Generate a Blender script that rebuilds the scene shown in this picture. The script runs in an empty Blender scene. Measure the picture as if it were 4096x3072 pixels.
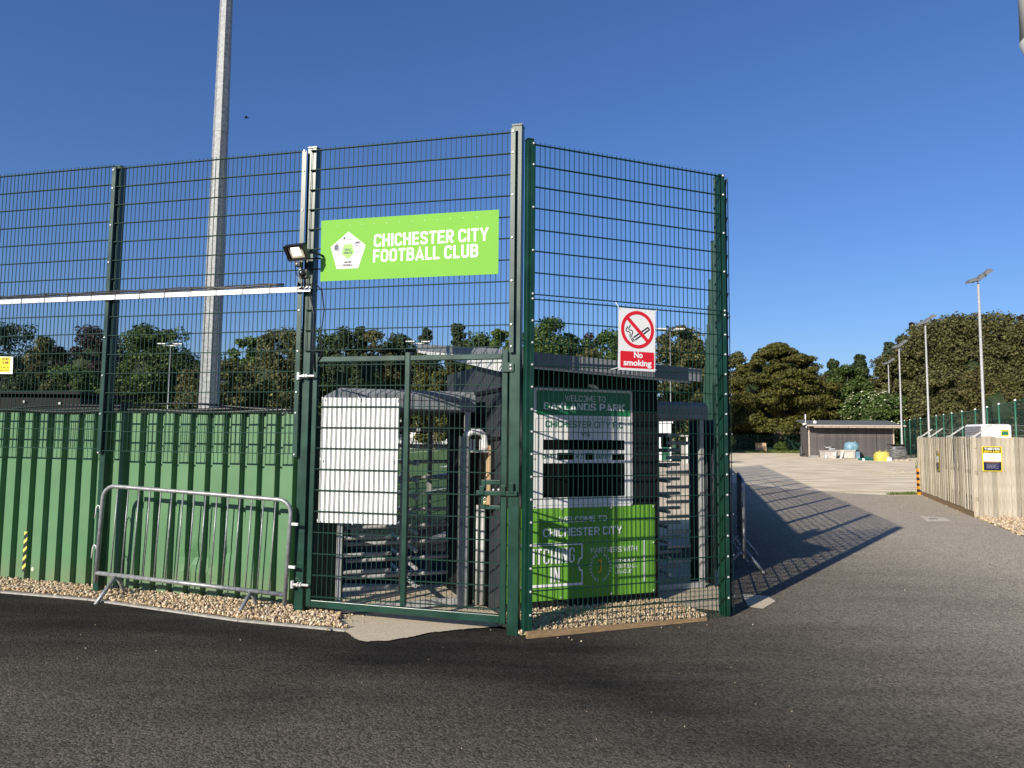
import bpy, math, random
import numpy as np
from mathutils import Vector, Matrix
random.seed(7); rng = np.random.default_rng(7)
R_ = math.radians
scn = bpy.context.scene; COL = scn.collection
# ------------------------------------------------------------------ camera
F = 2775.0; PIT = .0761; ROL = .0099; CH = 1.75
cp, sp, cr, sr = math.cos(PIT), math.sin(PIT), math.cos(ROL), math.sin(ROL)
cam = bpy.data.cameras.new('camera'); co = bpy.data.objects.new('camera', cam); COL.objects.link(co)
cam.sensor_width = 36; cam.lens = F / 4096 * 36; cam.clip_start = .05; cam.clip_end = 2000
co.matrix_world = Matrix(((cr, -sr, 0, 0), (-sr*sp, -cr*sp, -cp, 0), (sr*cp, cr*cp, -sp, CH), (0, 0, 0, 1)))
scn.camera = co
# ------------------------------------------------------------------ sky, sun, exposure
SUN = Vector((-5.76, -7.2, 9.22*math.tan(R_(26.0)))).normalized()
w = bpy.data.worlds.new('World'); scn.world = w; w.use_nodes = True
nt = w.node_tree; bg = nt.nodes['Background']
sky = nt.nodes.new('ShaderNodeTexSky'); sky.sky_type = 'NISHITA'; sky.sun_disc = False
sky.sun_elevation = R_(26); sky.sun_rotation = math.atan2(SUN.x, SUN.y) % (2*math.pi)
sky.altitude = 0; sky.air_density = 1.35; sky.dust_density = .25; sky.ozone_density = 10
mx = nt.nodes.new('ShaderNodeMix'); mx.data_type = 'RGBA'; mx.blend_type = 'MULTIPLY'; mx.inputs[0].default_value = 1; mx.inputs[7].default_value = (1.03, .94, 1.08, 1)
nt.links.new(sky.outputs[0], mx.inputs[6]); nt.links.new(mx.outputs[2], bg.inputs[0]); bg.inputs[1].default_value = .085
sl = bpy.data.lights.new('sun', 'SUN'); so = bpy.data.objects.new('sun', sl); COL.objects.link(so)
sl.energy = 5.0; sl.angle = R_(.53); sl.color = (1, .92, .79)
so.rotation_euler = (-SUN).to_track_quat('-Z', 'Y').to_euler()
scn.view_settings.view_transform = 'Standard'; scn.view_settings.look = 'None'
scn.view_settings.exposure = 0.43; scn.view_settings.gamma = 1; scn.view_settings.use_curve_mapping = False
scn.cycles.max_bounces = 5; scn.cycles.transparent_max_bounces = 6

# ------------------------------------------------------------------ geometry helpers
def ray(px, py):
    X2 = (px-2048)/F; Y2 = (py-1536)/F
    X = X2*cr + Y2*sr; u = -(Y2*cr - X2*sr)
    return X, cp-u*sp, sp+u*cp
def at_y(px, py, y):
    r = ray(px, py); t = y/r[1]; return r[0]*t, y, r[2]*t+CH
def at_z(px, py, z=0):
    r = ray(px, py); t = (z-CH)/r[2]; return r[0]*t, r[1]*t, z
class Frame:
    """a vertical plane: origin A, unit direction d to the right, local y away from the road"""
    def __init__(s, A, d, y=0):
        n = math.hypot(*d); s.d = (d[0]/n, d[1]/n); s.A = (A[0]-s.d[1]*y, A[1]+s.d[0]*y)
        s.rz = math.atan2(s.d[1], s.d[0])
    def w(s, u, y=0):
        return s.A[0]+u*s.d[0]-y*s.d[1], s.A[1]+u*s.d[1]+y*s.d[0]
    def at(s, px, py, y=0):
        A = s.w(0, y); n = (-s.d[1], s.d[0]); r = ray(px, py)
        t = (n[0]*A[0]+n[1]*A[1])/(n[0]*r[0]+n[1]*r[1])
        return (r[0]*t-A[0])*s.d[0]+(r[1]*t-A[1])*s.d[1], r[2]*t+CH
def gz(x): return .019*min(max(-x, 0), 8)

class MB:
    def __init__(s): s.v = []; s.f = []
    def add(s, v, f):
        n = len(s.v); s.v += [tuple(p) for p in v]; s.f += [tuple(i+n for i in q) for q in f]; return s
    def box(s, x0, x1, y0, y1, z0, z1):
        return s.add([(x0,y0,z0),(x1,y0,z0),(x1,y1,z0),(x0,y1,z0),(x0,y0,z1),(x1,y0,z1),(x1,y1,z1),(x0,y1,z1)],
                     [(0,3,2,1),(4,5,6,7),(0,1,5,4),(1,2,6,5),(2,3,7,6),(3,0,4,7)])
    def hexa(s, b, t):
        return s.add(list(b)+list(t), [(0,3,2,1),(4,5,6,7),(0,1,5,4),(1,2,6,5),(2,3,7,6),(3,0,4,7)])
    def tube(s, pts, r, n=8, caps=True):
        pts = [Vector(p) for p in pts]; k = len(pts); rr = r if isinstance(r, (list, tuple)) else [r]*k
        V = []; up = None
        for i, p in enumerate(pts):
            t = ((pts[min(i+1, k-1)]-p).normalized() + (p-pts[max(i-1, 0)]).normalized())
            t.normalize()
            if up is None or abs(up.dot(t)) > .98: up = Vector((0, 0, 1)) if abs(t.z) < .9 else Vector((1, 0, 0))
            a = t.cross(up).normalized(); b = a.cross(t).normalized(); up = b
            for j in range(n):
                an = 2*math.pi*(j+.5)/n
                V.append(p + a*(rr[i]*math.cos(an)) + b*(rr[i]*math.sin(an)))
        Fc = [(i*n+j, i*n+(j+1) % n, (i+1)*n+(j+1) % n, (i+1)*n+j) for i in range(k-1) for j in range(n)]
        if caps: Fc += [tuple(range(n))[::-1], tuple((k-1)*n+j for j in range(n))]
        return s.add(V, Fc)
    def prism(s, poly, y0, y1):
        """polygon in (x,z), extruded along y"""
        n = len(poly); V = [(p[0], y0, p[1]) for p in poly]+[(p[0], y1, p[1]) for p in poly]
        return s.add(V, [tuple(range(n)), tuple(range(2*n-1, n-1, -1))]+[(i, i+n, (i+1) % n+n, (i+1) % n) for i in range(n)])
    def ribbon(s, pts, wd, y):
        """flat strip in the x,z plane at depth y"""
        V = []; k = len(pts)
        for i, p in enumerate(pts):
            a = pts[max(i-1, 0)]; b = pts[min(i+1, k-1)]; dx, dz = b[0]-a[0], b[1]-a[1]; L = math.hypot(dx, dz) or 1
            V += [(p[0]-dz/L*wd/2, y, p[1]+dx/L*wd/2), (p[0]+dz/L*wd/2, y, p[1]-dx/L*wd/2)]
        return s.add(V, [(2*i, 2*i+1, 2*i+3, 2*i+2) for i in range(k-1)])
    def mesh(s, name):
        me = bpy.data.meshes.new(name); me.from_pydata(s.v, [], s.f); me.update(); return me
    def build(s, name, mat, parent=None, smooth=False, bevel=0, **kw):
        me = s.mesh(name); me.materials.append(mat)
        return link(name, me, parent, smooth, bevel, **kw)
def link(name, me, parent=None, smooth=False, bevel=0, loc=None, rz=None, **kw):
    o = bpy.data.objects.new(name, me); COL.objects.link(o)
    if parent: o.parent = parent
    if loc: o.location = loc
    if rz is not None: o.rotation_euler.z = rz
    if smooth: me.polygons.foreach_set('use_smooth', [True]*len(me.polygons))
    if bevel:
        m = o.modifiers.new('bevel', 'BEVEL'); m.width = bevel; m.segments = 2; m.limit_method = 'ANGLE'
    for k, v in kw.items(): o[k] = v
    return o
def thing(name, label, cat, loc=(0, 0, 0), rz=0, group=None):
    o = bpy.data.objects.new(name, None); COL.objects.link(o); o.empty_display_size = .1
    o.location = loc; o.rotation_euler = (0, 0, rz); o['label'] = label; o['category'] = cat
    if group: o['group'] = group
    return o
def tag(o, label, cat, group=None):
    o['label'] = label; o['category'] = cat
    if group: o['group'] = group
    return o
def dup(o, parent=None):
    c = o.copy(); COL.objects.link(c); c.parent = parent
    for ch in list(o.children): dup(ch, c)
    return c
def sheet(name, poly, dz, mat, kind='structure', tilt=None, **kw):
    import bmesh
    bm = bmesh.new(); bm.faces.new([bm.verts.new((x, y, 0)) for x, y in poly])
    for X in (0, -8):
        bmesh.ops.bisect_plane(bm, geom=bm.verts[:]+bm.edges[:]+bm.faces[:], plane_co=(X, 0, 0), plane_no=(1, 0, 0))
    bmesh.ops.triangulate(bm, faces=bm.faces[:])
    for v in bm.verts: v.co.z = gz(v.co.x)+dz + (tilt(v.co.x, v.co.y) if tilt else 0)
    bmesh.ops.recalc_face_normals(bm, faces=bm.faces[:])
    me = bpy.data.meshes.new(name); bm.to_mesh(me); bm.free()
    if me.polygons[0].normal.z < 0: me.flip_normals()
    me.materials.append(mat); o = link(name, me, **kw)
    if kind: o['kind'] = kind
    return o

# ------------------------------------------------------------------ materials
def N(nt, t, **k):
    n = nt.nodes.new(t)
    for a, b in k.items(): setattr(n, a, b)
    return n
def mat(name, col, rough=.5, metal=0, var=0, scale=8, bump=0, bscale=60, coat=0, col2=None, coords='Object', detail=4, spec=.5, stretch=None, emis=0, island=None, trans=0, objrand=0):
    m = bpy.data.materials.new(name); m.use_nodes = True; nt = m.node_tree; b = nt.nodes['Principled BSDF']
    b.inputs['Roughness'].default_value = rough; b.inputs['Metallic'].default_value = metal
    b.inputs['Specular IOR Level'].default_value = spec
    b.inputs['Coat Weight'].default_value = coat
    b.inputs['Base Color'].default_value = (*col, 1)
    tc = N(nt, 'ShaderNodeTexCoord'); vec = tc.outputs[coords]
    if coords == 'World':
        pass
    if stretch:
        mp = N(nt, 'ShaderNodeMapping'); mp.inputs['Scale'].default_value = stretch
        nt.links.new(vec, mp.inputs[0]); vec = mp.outputs[0]
    out = None
    if var or col2:
        nz = N(nt, 'ShaderNodeTexNoise'); nz.inputs['Scale'].default_value = scale; nz.inputs['Detail'].default_value = detail
        nt.links.new(vec, nz.inputs['Vector'])
        rp = N(nt, 'ShaderNodeValToRGB'); nt.links.new(nz.outputs['Fac'], rp.inputs[0])
        c2 = col2 if col2 else tuple(min(1, c*(1+var)) for c in col)
        c1 = col if col2 else tuple(c*(1-var) for c in col)
        rp.color_ramp.elements[0].position = .33; rp.color_ramp.elements[1].position = .67
        rp.color_ramp.elements[0].color = (*c1, 1); rp.color_ramp.elements[1].color = (*c2, 1)
        out = rp.outputs[0]
        nt.links.new(out, b.inputs['Base Color'])
        mr = N(nt, 'ShaderNodeMath', operation='MULTIPLY_ADD'); mr.inputs[1].default_value = .2; mr.inputs[2].default_value = rough-.1
        nt.links.new(nz.outputs['Fac'], mr.inputs[0]); nt.links.new(mr.outputs[0], b.inputs['Roughness'])
    if island:
        g = N(nt, 'ShaderNodeNewGeometry'); r2 = N(nt, 'ShaderNodeValToRGB'); nt.links.new(g.outputs['Random Per Island'], r2.inputs[0])
        els = r2.color_ramp.elements; k = len(island)
        for i, c in enumerate(island):
            e = els[i] if i < 2 else els.new(i/(k-1))
        for i, e in enumerate(els): e.position = i/(k-1); e.color = (*island[i], 1)
        if out:
            mx = N(nt, 'ShaderNodeMix', data_type='RGBA', blend_type='MULTIPLY'); mx.inputs[0].default_value = 1
            nt.links.new(out, mx.inputs[6]); nt.links.new(r2.outputs[0], mx.inputs[7]); out = mx.outputs[2]
        else: out = r2.outputs[0]
        nt.links.new(out, b.inputs['Base Color'])
    if objrand:
        oi = N(nt, 'ShaderNodeObjectInfo'); r3 = N(nt, 'ShaderNodeMapRange'); r3.inputs[3].default_value = 1-objrand; r3.inputs[4].default_value = 1+objrand*.7
        nt.links.new(oi.outputs['Random'], r3.inputs[0]); mx = N(nt, 'ShaderNodeMix', data_type='RGBA', blend_type='MULTIPLY'); mx.inputs[0].default_value = 1
        nt.links.new(out, mx.inputs[6]); nt.links.new(r3.outputs[0], mx.inputs[7]); out = mx.outputs[2]; nt.links.new(out, b.inputs['Base Color'])
    if bump:
        nb = N(nt, 'ShaderNodeTexNoise'); nb.inputs['Scale'].default_value = bscale; nb.inputs['Detail'].default_value = 5
        nt.links.new(vec, nb.inputs['Vector'])
        bp = N(nt, 'ShaderNodeBump'); bp.inputs['Strength'].default_value = bump; bp.inputs['Distance'].default_value = .01
        nt.links.new(nb.outputs['Fac'], bp.inputs['Height']); nt.links.new(bp.outputs[0], b.inputs['Normal'])
    if emis:
        b.inputs['Emission Color'].default_value = (*col, 1); b.inputs['Emission Strength'].default_value = emis
    if trans:
        tr = N(nt, 'ShaderNodeBsdfTranslucent'); ms = N(nt, 'ShaderNodeMixShader'); ms.inputs[0].default_value = trans
        if out: nt.links.new(out, tr.inputs[0])
        else: tr.inputs[0].default_value = (*col, 1)
        nt.links.new(b.outputs[0], ms.inputs[1]); nt.links.new(tr.outputs[0], ms.inputs[2])
        nt.links.new(ms.outputs[0], nt.nodes['Material Output'].inputs[0])
    return m
GREEN = mat('dark_green_powder_coat', (.006, .040, .026), .34, var=.25, scale=5, bump=.015, bscale=40)
WIRE = mat('green_coated_wire', (.006, .034, .024), .6, spec=.2)
SHEET = mat('mid_green_coated_steel', (.084, .196, .086), .5, var=.07, scale=2.5, bump=.03, bscale=8)
GALV = mat('galvanised_steel', (.27, .28, .28), .42, metal=.35, var=.22, scale=30, bump=.05, bscale=60)
GALVD = mat('dull_galvanised_tube', (.38, .38, .37), .55, metal=.1, var=.18, scale=14)
SPANGLE = mat('spangled_galvanised_steel', (.17, .18, .185), .55, metal=.2, col2=(.33, .34, .335), scale=16, detail=6)
ZINC = mat('bright_zinc', (.75, .75, .72), .35, metal=.5)
BLACK = mat('black_cladding', (.007, .007, .008), .7, spec=.25, var=.2, scale=6)
BLACKP = mat('black_plastic', (.015, .015, .015), .4)
CLADG = mat('dark_grey_cladding', (.032, .035, .042), .55, var=.12, scale=5)
ROOFG = mat('grey_roof_trim', (.17, .18, .20), .55, var=.1, scale=4)
WHITE = mat('white_board', (.70, .70, .685), .6, spec=.2, var=.02, scale=3)
WHITEP = mat('white_paint', (.7, .7, .69), .5, var=.05, scale=9)
PVC = mat('white_banner_vinyl', (.74, .74, .72), .4, bump=.15, bscale=6)
LIME = mat('lime_green_sign', (.185, .44, .062), .7, spec=.15, var=.03, scale=3)
LIME2 = mat('lime_green_banner', (.13, .34, .035), .7, spec=.2, var=.04, scale=3)
SGREEN = mat('sign_mid_green', (.012, .19, .075), .4)
TXTW = mat('white_print', (.82, .82, .82), .5)
TXTK = mat('black_print', (.015, .015, .018), .5)
TXTG = mat('green_print', (.015, .16, .075), .5)
GREYP = mat('light_grey_print', (.70, .70, .71), .5)
GREYQ = mat('paler_grey_print', (.62, .62, .64), .5)
RED = mat('red_print', (.62, .008, .02), .45)
NAVY = mat('navy_print', (.008, .012, .06), .5)
YEL = mat('yellow_print', (.82, .62, .01), .45)
AMBER = mat('amber_print', (.80, .42, .01), .5)
ORANGE = mat('orange_paint', (.75, .26, .01), .5, var=.1, scale=20)
SLOT = mat('black_slot', (.004, .004, .004), .9, spec=.08)
CANOPY = mat('weathered_canopy_steel', (.20, .21, .225), .6, metal=.1, var=.2, scale=6)
PANELGLOW = mat('reflection_glow', (1, .86, .62), .3, emis=2.2)  # emission imitates a warm reflection on the floodlight panel
GLASS = mat('lamp_glass', (.6, .55, .42), .08)
KERBM = mat('kerb_concrete', (.36, .345, .30), .85, var=.2, scale=20, bump=.3, bscale=120)
CONC = mat('brushed_concrete', (.46, .385, .27), .9, col2=(.62, .53, .39), scale=55, detail=10, bump=.8, bscale=140)
TIMBER = mat('pine_edging_timber', (.20, .125, .06), .8, col2=(.33, .22, .115), scale=6, bump=.3, bscale=60, stretch=(2, 12, 12))
PLY = mat('plywood', (.50, .35, .20), .8, var=.08, scale=5)
BRICKW = mat('far_white_wall', (.75, .75, .74), .7, var=.04)
STONE = mat('beach_gravel_stone', (.8, .8, .8), .75, island=[(.50, .36, .19), (.22, .15, .08), (.58, .46, .29), (.38, .27, .15), (.70, .60, .44), (.27, .21, .16), (.46, .31, .20)], bump=.2, bscale=90)
BED = mat('gravel_bed_fines', (.20, .15, .09), .9, col2=(.42, .33, .2), scale=45, bump=1, bscale=90)
RUSTY = mat('rusty_scuffed_steel', (.20, .13, .09), .7, col2=(.38, .36, .34), scale=20)
def asphalt():
    m = bpy.data.materials.new('asphalt'); m.use_nodes = True; nt = m.node_tree; b = nt.nodes['Principled BSDF']; L = nt.links.new
    tc = N(nt, 'ShaderNodeTexCoord'); P = tc.outputs['Object']
    vo = N(nt, 'ShaderNodeTexVoronoi'); vo.inputs['Scale'].default_value = 66; L(P, vo.inputs['Vector'])
    n1 = N(nt, 'ShaderNodeTexNoise'); n1.inputs['Scale'].default_value = .45; n1.inputs['Detail'].default_value = 6; n1.inputs['Distortion'].default_value = .6; L(P, n1.inputs['Vector'])
    mp = N(nt, 'ShaderNodeMapping'); mp.inputs['Rotation'].default_value = (0, 0, R_(-50)); mp.inputs['Scale'].default_value = (.35, 2.2, 1); L(P, mp.inputs[0])
    n2 = N(nt, 'ShaderNodeTexNoise'); n2.inputs['Scale'].default_value = 1.4; n2.inputs['Detail'].default_value = 7; L(mp.outputs[0], n2.inputs['Vector'])
    nf = N(nt, 'ShaderNodeTexNoise'); nf.inputs['Scale'].default_value = 260; nf.inputs['Detail'].default_value = 2; L(P, nf.inputs['Vector'])
    # dustier with distance along the drive, freshly black along the green fence
    sx = N(nt, 'ShaderNodeSeparateXYZ'); L(P, sx.inputs[0])
    d1 = N(nt, 'ShaderNodeMath', operation='MULTIPLY_ADD'); L(sx.outputs['X'], d1.inputs[0]); d1.inputs[1].default_value = .3; L(sx.outputs['Y'], d1.inputs[2])
    mr = N(nt, 'ShaderNodeMapRange'); L(sx.outputs['X'], mr.inputs[0]); mr.inputs[1].default_value = .5; mr.inputs[2].default_value = 7.2; mr.inputs[3].default_value = 0; mr.inputs[4].default_value = 1
    s1 = N(nt, 'ShaderNodeMath', operation='MULTIPLY_ADD'); L(n1.outputs['Fac'], s1.inputs[0]); s1.inputs[1].default_value = .30; s1.inputs[2].default_value = -.14
    s2 = N(nt, 'ShaderNodeMath', operation='MULTIPLY_ADD'); L(n2.outputs['Fac'], s2.inputs[0]); s2.inputs[1].default_value = .28; s2.inputs[2].default_value = -.13
    # fresh black strip: distance before the kerb line
    dk = N(nt, 'ShaderNodeVectorMath', operation='DOT_PRODUCT'); L(P, dk.inputs[0]); dk.inputs[1].default_value = (.25, .968, 0)
    mk = N(nt, 'ShaderNodeMapRange'); L(dk.outputs['Value'], mk.inputs[0]); mk.inputs[1].default_value = 3.4; mk.inputs[2].default_value = 6.0; mk.inputs[3].default_value = .30; mk.inputs[4].default_value = -.12
    a1 = N(nt, 'ShaderNodeMath', operation='ADD'); L(s1.outputs[0], a1.inputs[0]); L(s2.outputs[0], a1.inputs[1])
    mx = N(nt, 'ShaderNodeMath', operation='MAXIMUM'); L(mr.outputs[0], mx.inputs[0]); L(mk.outputs[0], mx.inputs[1])
    a2 = N(nt, 'ShaderNodeMath', operation='ADD'); L(a1.outputs[0], a2.inputs[0]); L(mx.outputs[0], a2.inputs[1]); a2.use_clamp = True
    r1 = N(nt, 'ShaderNodeValToRGB'); L(a2.outputs[0], r1.inputs[0]); e = r1.color_ramp.elements
    e[0].color = (.020, .018, .017, 1); e[1].color = (.42, .365, .285, 1); e.new(.35).color = (.125, .112, .089, 1)
    r2 = N(nt, 'ShaderNodeValToRGB'); L(vo.outputs['Color'], r2.inputs[0]); r2.color_ramp.elements[0].color = (.28, .28, .28, 1); r2.color_ramp.elements[1].color = (1.72, 1.72, 1.72, 1)
    mm = N(nt, 'ShaderNodeMix', data_type='RGBA', blend_type='MULTIPLY'); mm.inputs[0].default_value = .85; L(r1.outputs[0], mm.inputs[6]); L(r2.outputs[0], mm.inputs[7])
    L(mm.outputs[2], b.inputs['Base Color']); b.inputs['Roughness'].default_value = .95; b.inputs['Specular IOR Level'].default_value = .12
    ad = N(nt, 'ShaderNodeMath', operation='ADD'); L(vo.outputs['Distance'], ad.inputs[0]); L(nf.outputs['Fac'], ad.inputs[1])
    bp = N(nt, 'ShaderNodeBump'); bp.inputs['Strength'].default_value = .9; bp.inputs['Distance'].default_value = .009; bp.invert = True
    L(ad.outputs[0], bp.inputs['Height']); L(bp.outputs[0], b.inputs['Normal'])
    return m
ASPH = asphalt()
DIRT = mat('packed_gravel_yard', (.55, .45, .29), .95, col2=(.80, .68, .48), scale=.8, detail=12, bump=.6, bscale=25, stretch=(.6, 1.6, 1))
def pitchmat():
    m = mat('artificial_grass', (.045, .105, .018), .9, col2=(.075, .15, .03), scale=30, bump=.4, bscale=200); return m
PITCH = pitchmat()
for e_, p_ in zip(next(n for n in DIRT.node_tree.nodes if n.type == 'VALTORGB').color_ramp.elements, (.40, .60)): e_.position = p_
GRASSB = mat('grass_blades', (.06, .12, .02), .8, island=[(.05, .10, .015), (.11, .16, .03), (.16, .17, .06)], trans=.2)

def mud(m, z1=.45, c=(.22, .17, .10), amt=.5):
    nt = m.node_tree; b = nt.nodes['Principled BSDF']; L = nt.links.new; src = b.inputs['Base Color'].links[0].from_socket
    tc = N(nt, 'ShaderNodeTexCoord'); sx = N(nt, 'ShaderNodeSeparateXYZ'); L(tc.outputs['Object'], sx.inputs[0])
    mr = N(nt, 'ShaderNodeMapRange'); L(sx.outputs['Z'], mr.inputs[0]); mr.inputs[1].default_value = 0; mr.inputs[2].default_value = z1; mr.inputs[3].default_value = 1; mr.inputs[4].default_value = 0
    nz = N(nt, 'ShaderNodeTexNoise'); nz.inputs['Scale'].default_value = 9; nz.inputs['Detail'].default_value = 8; L(tc.outputs['Object'], nz.inputs['Vector'])
    mp = N(nt, 'ShaderNodeMapping'); mp.inputs['Scale'].default_value = (6, 6, .35); L(tc.outputs['Object'], mp.inputs[0])
    n2 = N(nt, 'ShaderNodeTexNoise'); n2.inputs['Scale'].default_value = 3; n2.inputs['Detail'].default_value = 4; L(mp.outputs[0], n2.inputs['Vector'])
    p = N(nt, 'ShaderNodeMath', operation='MULTIPLY'); L(mr.outputs[0], p.inputs[0]); L(nz.outputs['Fac'], p.inputs[1])
    s = N(nt, 'ShaderNodeMapRange'); L(n2.outputs['Fac'], s.inputs[0]); s.inputs[1].default_value = .55; s.inputs[2].default_value = .8; s.inputs[3].default_value = 0; s.inputs[4].default_value = .16
    a = N(nt, 'ShaderNodeMath', operation='MULTIPLY_ADD'); a.use_clamp = True; L(p.outputs[0], a.inputs[0]); a.inputs[1].default_value = amt*1.6; L(s.outputs[0], a.inputs[2])
    mx = N(nt, 'ShaderNodeMix', data_type='RGBA'); L(a.outputs[0], mx.inputs[0]); L(src, mx.inputs[6]); mx.inputs[7].default_value = (*c, 1); L(mx.outputs[2], b.inputs['Base Color'])
mud(SHEET)
# ------------------------------------------------------------------ flat print helpers
def text(body, cx, z, wd, ht, m, parent, y=-.002, bold=.0, name='lettering', spacing=1.0):
    c = bpy.data.curves.new(name, 'FONT'); c.body = body; c.offset = bold; c.extrude = 0; c.resolution_u = 3; c.space_character = spacing
    o = bpy.data.objects.new(name, c); COL.objects.link(o); dg = bpy.context.evaluated_depsgraph_get(); dg.update()
    me = bpy.data.meshes.new_from_object(o.evaluated_get(dg)); bpy.data.objects.remove(o); bpy.data.curves.remove(c)
    n = len(me.vertices); a = np.empty(n*3); me.vertices.foreach_get('co', a); a = a.reshape(-1, 3)
    lo, hi = a.min(0), a.max(0); q = np.empty_like(a)
    q[:, 0] = cx + ((a[:, 0]-lo[0])/(hi[0]-lo[0])-.5)*wd
    q[:, 2] = z + (a[:, 1]-lo[1])/(hi[1]-lo[1])*ht
    q[:, 1] = y
    me.vertices.foreach_set('co', q.ravel()); me.materials.clear(); me.materials.append(m); me.update()
    return link(name, me, parent)
def circ(cx, cz, rx, rz=None, n=40, a0=0, a1=360):
    rz = rz or rx
    return [(cx+rx*math.cos(R_(a0+(a1-a0)*i/n)), cz+rz*math.sin(R_(a0+(a1-a0)*i/n))) for i in range(n+(a1-a0 < 360))]
def face(poly, y): m = MB(); m.add([(p[0], y, p[1]) for p in poly], [tuple(range(len(poly)))]); return m
def rrect(x0, x1, z0, z1, r, n=6):
    P = []
    for cx, cz, a in ((x1-r, z1-r, 0), (x0+r, z1-r, 90), (x0+r, z0+r, 180), (x1-r, z0+r, 270)):
        P += [(cx+r*math.cos(R_(a+90*i/n)), cz+r*math.sin(R_(a+90*i/n))) for i in range(n+1)]
    return P

def rnd(P, r, n=4):
    out = [P[0]]
    for a, b, c in zip(P, P[1:], P[2:]):
        d1 = math.hypot(a[0]-b[0], a[1]-b[1]) or 1e-6; d2 = math.hypot(c[0]-b[0], c[1]-b[1]) or 1e-6; k1 = min(r, d1*.5)/d1; k2 = min(r, d2*.5)/d2
        p = (b[0]+(a[0]-b[0])*k1, b[1]+(a[1]-b[1])*k1); q = (b[0]+(c[0]-b[0])*k2, b[1]+(c[1]-b[1])*k2)
        for i in range(n+1):
            t = i/n; out.append(((1-t)**2*p[0]+2*t*(1-t)*b[0]+t*t*q[0], (1-t)**2*p[1]+2*t*(1-t)*b[1]+t*t*q[1]))
    return out+[P[-1]]
def stroke(m, P, wd, y, closed=False):
    Q = [P[0]]
    for p in P[1:]:
        if math.hypot(p[0]-Q[-1][0], p[1]-Q[-1][1]) > 1e-6: Q.append(p)
    P = Q; k = len(P); V = []
    for i, p in enumerate(P):
        def dr(a, b): L = math.hypot(b[0]-a[0], b[1]-a[1]); return ((b[0]-a[0])/L, (b[1]-a[1])/L)
        if closed and i in (0, k-1): d1, d2 = dr(P[k-2], P[k-1]), dr(P[0], P[1])
        else: d1 = dr(P[max(i-1, 0)], P[max(i, 1)]); d2 = dr(P[min(i, k-2)], P[min(i+1, k-1)])
        nx, nz = -(d1[1]+d2[1]), d1[0]+d2[0]; L = math.hypot(nx, nz) or 1; nx /= L; nz /= L
        c = max(.5, nx*-d1[1]+nz*d1[0]); h = wd/2/c
        V += [(p[0]+nx*h, y, p[1]+nz*h), (p[0]-nx*h, y, p[1]-nz*h)]
    m.add(V, [(2*i, 2*i+1, 2*i+3, 2*i+2) for i in range(k-1)])
def glyph(ch, w, s):
    L, R, B, T, M = s/2, w-s/2, s/2, 1-s/2, .5; r = min(.22, w*.45); rd = lambda P: rnd(P, r)
    G = dict(C=[rd([(R, .69), (R, T), (L, T), (L, B), (R, B), (R, .31)])], O=[rd([(L, .5), (L, T), (R, T), (R, B), (L, B), (L, .5)])],
        S=[rd([(R, .72), (R, T), (L, T), (L, .56), (R, .44), (R, B), (L, B), (L, .28)])], E=[[(w, T), (L, T), (L, B), (w, B)], [(s, M), (w*.92, M)]],
        F=[[(w, T), (L, T), (L, 0)], [(s, M-.02), (w*.9, M-.02)]], H=[[(L, 0), (L, 1)], [(R, 0), (R, 1)], [(s, M), (w-s, M)]], I=[[(s/2, 0), (s/2, 1)]],
        T=[[(0, T), (w, T)], [(w/2, 0), (w/2, 1-s)]], R=[[(L, 0), (L, 1)], rd([(s*.9, T), (R, T), (R, .47), (s*.9, .47)]), [(w*.52, .47-s/2), (R+.01, 0)]],
        P=[[(L, 0), (L, 1)], rd([(s*.9, T), (R, T), (R, .45), (s*.9, .45)])], B=[[(L, 0), (L, 1)], rd([(s*.9, T), (R*.95, T), (R*.95, .53), (s*.9, .53)]), rd([(s*.9, B), (R, B), (R, .51), (s*.9, .51)])],
        L=[[(L, 1), (L, B), (w, B)]], U=[rd([(L, 1), (L, B), (R, B), (R, 1)])], Y=[[(L*.8, 1), (w/2, .42), (w-L*.8, 1)], [(w/2, .42), (w/2, 0)]],
        A=[[(L*.7, 0), (w/2, 1-s*.4), (w-L*.7, 0)], [(w*.28, .26), (w*.72, .26)]], N=[[(L, 0), (L, 1)], [(L+s*.2, 1-s*.2), (R-s*.2, s*.2)], [(R, 0), (R, 1)]],
        K=[[(L, 0), (L, 1)], [(R+.02, 1), (L+s*.4, .45)], [(L+s*.9, .56), (R+.02, 0)]], V=[[(L*.8, 1), (w/2, s*.4), (w-L*.8, 1)]], D=[[(L, 0), (L, 1)], rd([(s*.9, T), (R, T), (R, B), (s*.9, B)])],
        M=[[(L, 0), (L, 1)], [(L+s*.2, 1-s*.2), (w/2, .3), (R-s*.2, 1-s*.2)], [(R, 0), (R, 1)]], W=[[(L*.7, 1), (w*.27, s*.4), (w/2, .85), (w*.73, s*.4), (w-L*.7, 1)]],
        G=[rd([(R, .69), (R, T), (L, T), (L, B), (R, B), (R, .48), (w*.55, .48)])], J=[rd([(R, 1), (R, B), (L, B), (L, .3)])])
    G['.'] = [[(s/2, 0), (s/2, s)]]
    return G[ch]
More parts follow.
